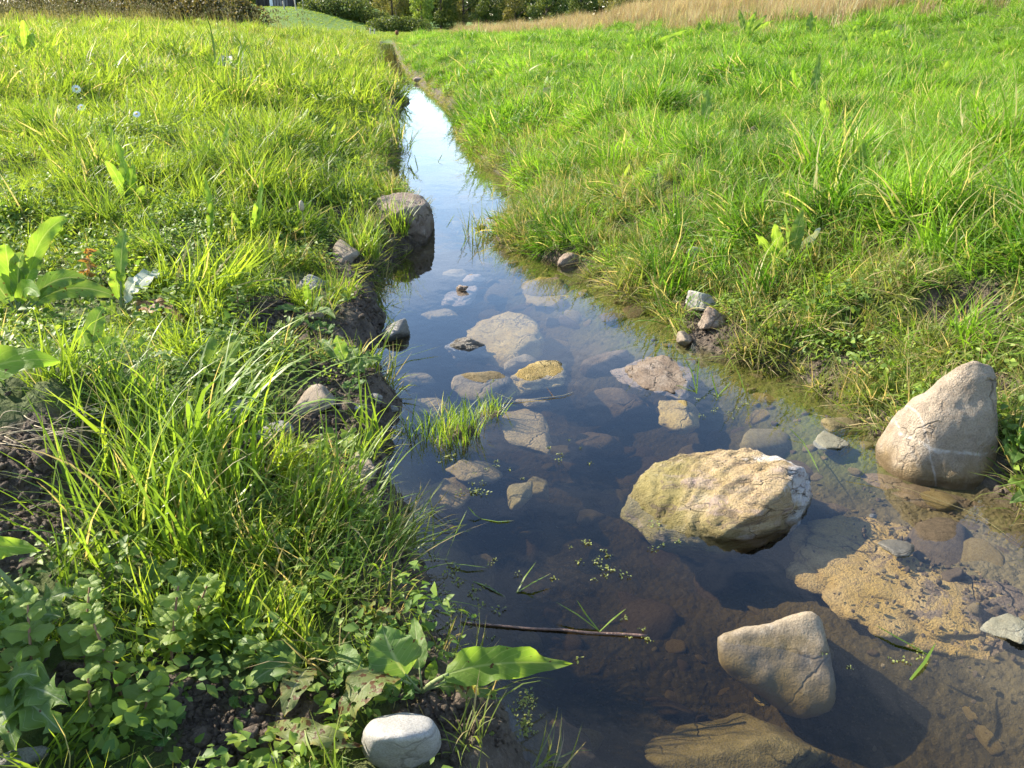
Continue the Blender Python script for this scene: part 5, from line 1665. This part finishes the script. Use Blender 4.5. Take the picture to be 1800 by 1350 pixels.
# docks standing in the meadow
rosette('dock_plant', 610, 660, 'broad green dock leaf drooping to the water below the dark stone', [(672, 632, 0.03, 0.06), (640, 655, 0.03, 0.07), (560, 600, 0.06, 0.05), (590, 590, None, 0.045), (625, 610, 0.06, 0.05)], M_DOCK, 'dock', wavy=0.12)
rosette('dock_plant', 545, 560, 'plantain with spreading pointed leaves on the dark bank soil', [(480, 545, 0.05, 0.035), (520, 580, 0.02, 0.04), (590, 560, 0.05, 0.035), (540, 500, None, 0.03, M_DOCKL), (570, 520, None, 0.03)], M_DOCK, 'dock')
DK = [(225, 370, 'backlit yellow green dock leaves standing in the left meadow', [(215, 300, 0.05), (240, 335, 0.05), (200, 330, 0.04), (255, 365, 0.04)]),
      (440, 430, 'curled bright dock leaves on a thin stem in the left meadow', [(460, 362, 0.035), (420, 415, 0.035), (450, 400, 0.035)]),
      (370, 430, 'narrow upright bright leaf left of the curled dock', [(366, 365, 0.03), (378, 400, 0.025)]),
      (195, 300, 'narrow backlit leaves standing in the left meadow behind the first dock', [(198, 255, 0.035), (190, 275, 0.03)]),
      (385, 290, 'single yellow leaf standing out in the left meadow', [(400, 256, 0.04), (375, 280, 0.03)]),
      (50, 110, 'broad dock leaves at the far left edge of the meadow', [(20, 75, 0.12), (60, 80, 0.12), (85, 95, 0.12), (45, 62, 0.09)]),
      (260, 110, 'dock leaves in the far left meadow behind the daisies', [(245, 92, 0.10), (265, 85, 0.09), (280, 105, 0.09)]),
      (1105, 100, 'narrow dock leaves standing in the far right meadow, left group', [(1085, 85, 0.09), (1112, 68, 0.09), (1150, 75, 0.10), (1190, 70, 0.08)]),
      (1310, 65, 'tall pointed dock leaves along the right skyline', [(1300, 32, 0.12), (1325, 35, 0.12), (1340, 40, 0.12), (1350, 48, 0.12)]),
      (1420, 65, 'dark pointed dock leaves on the skyline right of the tall group', [(1424, 35, 0.12), (1432, 42, 0.10)]),
      (1230, 60, 'small dark dock leaf on the skyline, left of the tall group', [(1228, 48, 0.10), (1238, 52, 0.09)]),
      (1490, 90, 'row of pointed leaves in the far right meadow', [(1478, 68, 0.09), (1500, 62, 0.09), (1530, 65, 0.09), (1555, 68, 0.09)]),
      (1425, 185, 'upright shiny dock leaf in the right meadow', [(1435, 128, 0.06), (1395, 150, 0.06), (1462, 145, 0.05)]),
      (1460, 225, 'broad dark dock leaf lying on the right meadow grass', [(1490, 232, 0.06), (1445, 200, 0.05)]),
      (1235, 235, 'pale upright dock leaf in the middle of the right meadow', [(1240, 190, 0.06), (1255, 220, 0.05)]),
      (1520, 345, 'dock leaves in the right meadow above the pointed stone', [(1508, 290, 0.055), (1530, 315, 0.055), (1490, 310, 0.04), (1550, 310, 0.05, M_PALELEAF)]),
      (1385, 470, 'bright broad dock leaves on the right bank above the stones', [(1400, 418, 0.05), (1362, 438, 0.045), (1425, 446, 0.045, M_PALELEAF), (1335, 455, 0.045), (1374, 422, 0.035)])]
for px, py, lab, lv in DK:
    b = hit(px, py)
    r_ = empty('dock_plant', tuple(b), lab, 'plant', 'dock plants in the meadow')
    for i, l_ in enumerate(lv):
        tip = at_y(l_[0], l_[1], b[1])
        tip = b + (tip - b) * 1.25 + np.array([0, 0, 0.09])
        mid = (b + tip) / 2 + np.array([(-1) ** i * 0.02, 0.03, 0.05 * np.linalg.norm(tip - b)])
        leaf_to(r_, b, b, mid, tip, l_[2] * 1.15, l_[3] if len(l_) > 3 else (M_DOCKL if px < 700 or i % 2 else M_DOCK), (-0.5 + 0.4 * i, -0.85, 0.25), 'strap' if px < 400 else 'dock', 0.15, px + i, wavy=0.08)
# waterside weeds at the right edge
rosette('watercress_plant', 1790, 800, 'dark rounded water weed at the right edge beside the pointed stone', [(1770, 770, 0.05, 0.04), (1790, 755, 0.08, 0.05), (1765, 800, 0.03, 0.04), (1800, 790, 0.06, 0.05), (1820, 760, 0.08, 0.05), (1780, 815, 0.03, 0.035)], M_BUTTER, 'ovate')
rosette('dock_plant', 1830, 880, 'bright leaf reaching in from the right edge over the shallows', [(1772, 848, 0.06, 0.05, M_DOCKL), (1775, 885, 0.03, 0.035), (1840, 840, 0.08, 0.05)], M_DOCK, 'dock')
# pale hogweed-like leaf far left
b = hit(400, 135)
r_ = empty('hogweed_plant', tuple(b), 'large pale whitish leaf standing out in the far left meadow', 'plant')
for i, (tx, ty, w, m_) in enumerate([(385, 93, 0.16, M_PALELEAF), (408, 97, 0.18, M_PALELEAF), (418, 112, 0.14, M_PALELEAF), (450, 125, 0.14, M_DOCK), (425, 140, 0.12, M_DOCK)]):
    tip = at_y(tx, ty, b[1])
    leaf_to(r_, b, b, (b + tip) / 2 + np.array([0, 0, 0.05]), tip, w, m_, (-0.5, -0.7, 0.5), 'lobed', 0.2, 40 + i)


# daisies
def daisy(px, py, label, r, face):
    b = hit(px, py + 40)
    c = at_y(px, py, b[1]) - b
    r_ = empty('daisy', tuple(b), label, 'flower', 'daisies in the left meadow')
    link('stem', tube_mesh('stem', [(0, 0, 0), c * 0.6 + np.array([0.01, 0, 0]), c], 0.002, 0.0015, M_STEM), r_)
    f = Vector(face).to_track_quat('Z', 'Y').to_matrix()
    for k in range(12):
        a = k * 2 * math.pi / 12
        d = np.array(f @ Vector((math.cos(a), math.sin(a), -0.25)))
        link('petal', leaf_mesh('petal', [c + d * r * 0.25, c + d * r], r * 0.42, M_PETAL, face, 'strap', 0.0, 0.05, k, 5, 3), r_)
    D_, F_ = ico(2)
    link('flower_disc', mesh_np('flower_disc', D_ * r * 0.36 * np.array([1, 1, 0.7]) + c, F_, M_YOLK), r_)


daisy(134, 156, 'white daisy in the left meadow, largest and highest', 0.035, (0.4, -0.8, 0.4))
daisy(143, 188, 'white daisy just below the largest one', 0.028, (0.3, -0.7, 0.6))
daisy(240, 200, 'small white daisy right of the other two, left meadow', 0.022, (0.2, -0.7, 0.6))
# plantain flower head on thin stem
b = hit(540, 450)
r_ = empty('plantain_flower', tuple(b), 'thin stalk with a small feathery plantain head above the left bank', 'flower')
c = at_y(530, 362, b[1]) - b
link('stem', tube_mesh('stem', [(0, 0, 0), c * 0.5, c], 0.0022, 0.0016, M_STEM), r_)
D_, F_ = ico(3)
link('flower_head', mesh_np('flower_head', D_ * np.array([0.011, 0.011, 0.024]) * (1 + 0.35 * pn(D_ * 7))[:, None] + c, F_, M_ROOT), r_)

# stick floating in the near water
p0, p1 = at(810, 1094, 0.002), at(1138, 1118, 0.002)
mid = (p0 + p1) / 2
me = tube_mesh('stick', [p0 - mid, at(868, 1099, 0.003) - mid, at(930, 1105, 0.002) - mid, at(985, 1107, 0.003) - mid, at(1040, 1113, 0.001) - mid, at(1095, 1115, 0.002) - mid, p1 - mid], 0.0022, 0.0034, M_STICK, 24, 8)
tag(link('stick', me, None, tuple(mid)), 'thin straight reddish brown stick floating in the dark near water', 'stick')
# dry roots over the soil mound
g = np.random.default_rng(77)
b = hit(70, 775)
r_ = empty('dry_roots', tuple(b), 'tangle of pale dry roots on top of the dark soil mound at left', 'roots')
for k in range(26):
    p = hit(g.uniform(-20, 130), g.uniform(735, 800)) - b + np.array([0, 0, 0.012])
    a = g.uniform(-0.9, 0.9)
    L_ = g.uniform(0.06, 0.16)
    e = p + np.array([math.cos(a) * L_, math.sin(a) * L_ * 0.6, g.uniform(-0.03, 0.02)])
    link('root', tube_mesh('root', [p, (p + e) / 2 + np.array([g.normal(0, 0.01), g.normal(0, 0.01), g.uniform(0.0, 0.03)]), e], 0.0012, 0.0004, M_ROOT, 8, 4), r_)

# ------------------------------------------------------------------ far background
def crown_mesh(name, seed, lobes, nleaf, ls, mat, squash=0.9):
    g = np.random.default_rng(seed)
    Vs, T = [], []
    w = np.array([l[3] ** 2 for l in lobes])
    w = w / w.sum()
    for (cx, cy, cz, r), ww in zip(lobes, w):
        n = int(nleaf * ww)
        d = g.normal(size=(n, 3))
        d /= np.linalg.norm(d, axis=1)[:, None]
        rad = r * g.uniform(0.55, 1.0, n) ** 0.5 * (1 + 0.35 * fbm(d * 2.2 + seed + cx, 3))
        c = d * rad[:, None] * np.array([1, 1, squash]) + np.array([cx, cy, cz])
        a = g.normal(size=(n, 3))
        a /= np.linalg.norm(a, axis=1)[:, None]
        nr = d * 0.7 + g.normal(size=(n, 3)) * 0.6
        u = np.cross(nr, a)
        u /= np.linalg.norm(u, axis=1)[:, None]
        v = np.cross(nr, u)
        v /= np.linalg.norm(v, axis=1)[:, None]
        s = g.uniform(ls[0], ls[1], n)[:, None]
        Vs.append(np.stack([c - u * s, c - v * s * 0.6, c + u * s, c + v * s * 0.6], 1).reshape(-1, 3))
        T.append(np.repeat(g.uniform(0, 1, n), 4))
    V = np.concatenate(Vs)
    keep = V[:, 2] > -0.1
    F = np.arange(len(V)).reshape(-1, 4)
    return mesh_np(name, V, F, mat, False, {'tint': np.concatenate(T)})


def trunk_mesh(name, h, r, seed):
    g = np.random.default_rng(seed)
    Vs, Fs, off = [], [], 0
    segs = [([(0, 0, -0.3), (0.1, 0, h * 0.4), (g.normal(0, 0.2), g.normal(0, 0.2), h * 0.85)], r, r * 0.3)]
    for k in range(6):
        z = h * g.uniform(0.15, 0.6)
        a = g.uniform(0, 6.28)
        L_ = h * g.uniform(0.22, 0.36)
        segs.append(([(0.05, 0, z), (math.cos(a) * L_ * 0.6, math.sin(a) * L_ * 0.6, z + L_ * 0.3), (math.cos(a) * L_, math.sin(a) * L_, z + L_ * 0.7)], r * 0.4, r * 0.1))
    for P_, r0, r1 in segs:
        me = tube_mesh('tmp', P_, r0, r1, None, 8, 7)
        v = np.array([x.co[:] for x in me.vertices])
        Vs.append(v)
        Fs += [tuple(i + off for i in p_.vertices) for p_ in me.polygons]
        off += len(v)
        bpy.data.meshes.remove(me)
    return mesh_np(name, np.concatenate(Vs), Fs, M_BARK)


def lobes_tree(seed, h, r, low):
    g = np.random.default_rng(seed)
    L_ = []
    for k in range(16):
        z = h * (low + (1 - low) * (k + 0.5) / 16)
        sp = r * math.sin(math.pi * min(0.95, 0.22 + 0.7 * (k + 0.5) / 16))
        a = k * 2.4 + g.uniform(-0.4, 0.4)
        L_.append((math.cos(a) * sp * g.uniform(0.45, 0.95), math.sin(a) * sp * g.uniform(0.45, 0.95), z, r * g.uniform(0.30, 0.48)))
    return L_


TK = {
    'broad': (trunk_mesh('trunk', 9, 0.28, 1), crown_mesh('crown', 11, lobes_tree(11, 9.5, 3.4, 0.06), 9000, (0.10, 0.20), M_TREE1)),
    'olive': (trunk_mesh('trunk', 9, 0.25, 2), crown_mesh('crown', 12, lobes_tree(12, 9, 3.0, 0.05), 9000, (0.09, 0.18), M_TREE2)),
    'bright': (trunk_mesh('trunk', 6, 0.16, 3), crown_mesh('crown', 13, lobes_tree(13, 6.0, 2.0, 0.08), 6000, (0.09, 0.17), M_TREE3)),
}
BK = {
    'hedge': crown_mesh('crown', 14, [(g_, 0.3 * math.sin(g_ * 2), 1.2 + 0.5 * math.sin(g_ * 1.7), 1.3) for g_ in np.linspace(-3, 3, 9)], 7000, (0.07, 0.15), M_HEDGE),
    'bush': crown_mesh('crown', 15, [(g_, 0.2 * math.sin(g_ * 3), 0.4 + 0.35 * math.cos(g_ * 0.5), 0.9) for g_ in np.linspace(-2.4, 2.4, 8)], 5000, (0.06, 0.12), M_TREE1),
}
BKT = trunk_mesh('stem', 2.2, 0.08, 5)


def far_thing(name, px, Y, kind, label, cat, group, s=1.0, rot=0.0, z=None):
    dx = (px - 900) / FOC
    # column of the photograph at distance Y near the horizon
    x = dx * Y / (CP + (675 - 31) / FOC * SP) if True else 0
    z = h1(x, Y) if z is None else z
    r_ = empty(name, (x, Y, z - 0.05), label, cat, group)
    r_.rotation_euler = (0, 0, rot)
    r_.scale = (s, s, s)
    if kind in TK:
        link('trunk', TK[kind][0], r_)
        link('crown', TK[kind][1], r_)
    else:
        link('trunk', BKT, r_)
        link('crown', BK[kind], r_)
    return r_


TREES = [(560, 96, 'broad', 'shadowed dark tree behind the far bush mound', 1.0), (625, 92, 'olive', 'grey green tree left of the round leafy trees', 0.9), (650, 98, 'broad', 'dark tree behind the grey green one', 1.05),
         (690, 78, 'olive', 'olive tree at the left end of the leafy row', 0.8), (712, 82, 'broad', 'dark leafy tree right of the olive one', 0.9), (742, 70, 'bright', 'small bright green tree in front of the leafy row', 0.85),
         (775, 76, 'broad', 'round dark tree behind the small bright one', 0.85), (815, 80, 'olive', 'pale olive tree in the middle of the leafy row', 0.9), (855, 74, 'broad', 'dark green tree over the dry grass, second from the right end', 0.8),
         (905, 76, 'olive', 'olive tree next to last at the right end of the leafy row', 0.85), (960, 72, 'broad', 'last dark tree, right end of the row above dry grass', 0.8), (1020, 82, 'broad', 'tree hardly showing above dry grass right of the row', 0.8),
         (1085, 78, 'olive', 'olive tree peeping over the dry grass slope', 0.9), (1150, 84, 'broad', 'farthest right tree peeping over the dry grass slope', 1.0),
         (505, 100, 'broad', 'dark tree right behind the shed', 1.0), (440, 104, 'broad', 'dark tree behind the shed at its left', 1.1)]
for px, Y, kd, lab, s in TREES:
    far_thing('tree', px, Y, kd, lab, 'tree', 'trees beyond the field', s * 0.6, rng.uniform(0, 6))
far_thing('sapling', 626, 76, 'bright', 'slim bright sapling above the bush mound', 'tree', 'trees beyond the field', 0.32, 1.0)
HED = [(30, 58, 'leftmost brown hedge bush on the skyline', 0.95), (110, 60, 'second brown hedge bush from the left', 1.0), (185, 57, 'third brown hedge bush from the left', 1.0), (265, 60, 'fourth brown hedge bush from the left', 1.05),
       (340, 58, 'fifth brown hedge bush from the left', 1.0), (388, 62, 'last brown hedge bush, left of the shed', 0.85)]
for px, Y, lab, s in HED:
    far_thing('hedge_bush', px, Y, 'hedge', lab, 'bush', 'hedge along the left skyline', s, rng.uniform(-0.4, 0.4) + (3.14 if px % 2 else 0))
for px, Y, lab, s in [(590, 73, 'low dark bush mound on the hillside right of the fence posts', 1.0), (640, 74, 'lower tail of the dark bush mound on the hillside', 0.7), (508, 79, 'small bush right against the shed', 0.5), (700, 66, 'low dark bush at the foot of the leafy trees', 0.8)]:
    far_thing('bush', px, Y, 'bush', lab, 'bush', 'bushes on the hillside', s, rng.uniform(-0.3, 0.3))

g = np.random.default_rng(321)
lob = []
for xx in np.linspace(-52, 34, 44):
    for zz in (0.6, 2.2, 3.9):
        lob.append((xx + g.normal(0, 0.8), g.normal(0, 1.0), zz + g.normal(0, 0.5), g.uniform(1.5, 2.0) * (1 - zz * 0.03)))
wood = link('distant_wood', crown_mesh('distant_wood', 321, lob, 60000, (0.16, 0.34), M_TREE1), None, (0, 116, 0.3))
tag(wood, 'mass of dark trees closing the view behind the leafy row', 'wood', None, 'stuff')

# shed
def boxm(name, x0, x1, y0, y1, z0, z1, mat):
    V = np.array([(x, y, z) for x in (x0, x1) for y in (y0, y1) for z in (z0, z1)])
    F = [(0, 1, 3, 2), (4, 6, 7, 5), (0, 4, 5, 1), (2, 3, 7, 6), (0, 2, 6, 4), (1, 5, 7, 3)]
    return mesh_np(name, V, F, mat, False)


Ys = 77.0
sx_ = (482 - 900) / FOC * Ys / (CP + 644 / FOC * SP)
sz_ = h1(sx_, Ys)
sh = empty('shed', (sx_, Ys, sz_), 'dark timber shed with a white upright panel on the far hillside', 'shed')
link('wall', boxm('wall', -1.5, 1.5, 0.1, 3.0, -0.3, 2.9, M_SHED), sh)
for k in range(5):
    link('board', boxm('board', 0.10 + k * 0.27, 0.10 + k * 0.27 + 0.2, 0.03, 0.099, -0.2, 2.7, M_SHEDG), sh)
link('panel', boxm('panel', -0.25, 0.02, -0.02, 0.098, 0.05, 2.7, M_WHITE), sh)
for xx in (-1.45, -0.75, 1.40):
    link('post', boxm('post', xx, xx + 0.14, -0.12, 0.097, -0.3, 2.8, M_SHED), sh)
V = np.array([(-1.9, -0.5, 2.75), (1.9, -0.5, 2.75), (1.9, 1.55, 3.7), (-1.9, 1.55, 3.7), (1.9, 3.5, 2.75), (-1.9, 3.5, 2.75)])
V = np.concatenate([V, V + np.array([0, 0, 0.12])])
F = [(0, 3, 2, 1), (3, 5, 4, 2), (6, 7, 8, 9), (9, 8, 10, 11), (0, 1, 7, 6), (5, 11, 10, 4), (0, 6, 9, 3), (3, 9, 11, 5), (1, 2, 8, 7), (2, 4, 10, 8)]
link('roof', mesh_np('roof', V, F, M_SHED, False), sh)


def fence_post(px, pyb, pyt, Y, label, w=0.05, tilt=0.0):
    x = (px - 900) / FOC * Y / (CP + 644 / FOC * SP)
    z = h1(x, Y)
    hgt = (pyb - pyt) * Y / FOC * 1.1
    n = 7
    Vp = []
    for zz, k in ((-0.3, 1.0), (hgt * 0.5, 1.0), (hgt * 0.97, 0.95), (hgt, 0.6)):
        for i in range(n):
            a = i * 2 * math.pi / n
            Vp.append((math.cos(a) * w * k + tilt * zz, math.sin(a) * w * k, zz))
    F = [(r * n + i, r * n + (i + 1) % n, (r + 1) * n + (i + 1) % n, (r + 1) * n + i) for r in range(3) for i in range(n)] + [tuple(range(3 * n, 4 * n))]
    tag(link('fence_post', mesh_np('fence_post', np.array(Vp), F, M_POST), None, (x, Y, z)), label, 'fence post', 'fence posts on the far field')


for a in [(502, 31, 20, 71, 'leaning pale fence post nearest the shed', 0.06, -0.12), (522, 30, 16, 71, 'tallest pale fence post, second from the shed', 0.06, -0.05), (535, 28, 15, 73, 'third pale fence post from the shed', 0.05), (547, 23, 15, 75, 'fourth fence post, beside the bush mound', 0.05),
          (619, 28, 21, 75, 'short post above the bush mound by the sapling', 0.06), (575, 49, 38, 52, 'thin post standing in the lower field', 0.035), (593, 47, 40, 55, 'short post right of the thin one in the lower field', 0.035, 0.1),
          (649, 51, 42, 56, 'post at the end of the lower field, left of a pair', 0.045), (656, 51, 43, 56, 'post at the end of the lower field, right of a pair', 0.045, 0.1)]:
    fence_post(*a)
# brown seed head clump by the far end of the stream
b = at_y(697, 66, 36)
b[2] = h1(b[0], 36)
r_ = empty('dock_seed_head', tuple(b), 'small reddish brown seed head beyond the far end of the water', 'plant')
link('stem', tube_mesh('stem', [(0, 0, 0), (0.02, 0, 0.2), (0.03, 0, 0.42)], 0.015, 0.01, M_SEED), r_)
D_, F_ = ico(3)
link('seed_cluster', mesh_np('seed_cluster', D_ * np.array([0.075, 0.075, 0.095]) * (1 + 0.5 * fbm(D_ * 4, 3))[:, None] + np.array([0.03, 0, 0.42]), F_, M_SEED), r_)

for o_ in COL.objects:
    if 'category' in o_ and 'kind' not in o_:
        o_['kind'] = 'thing'
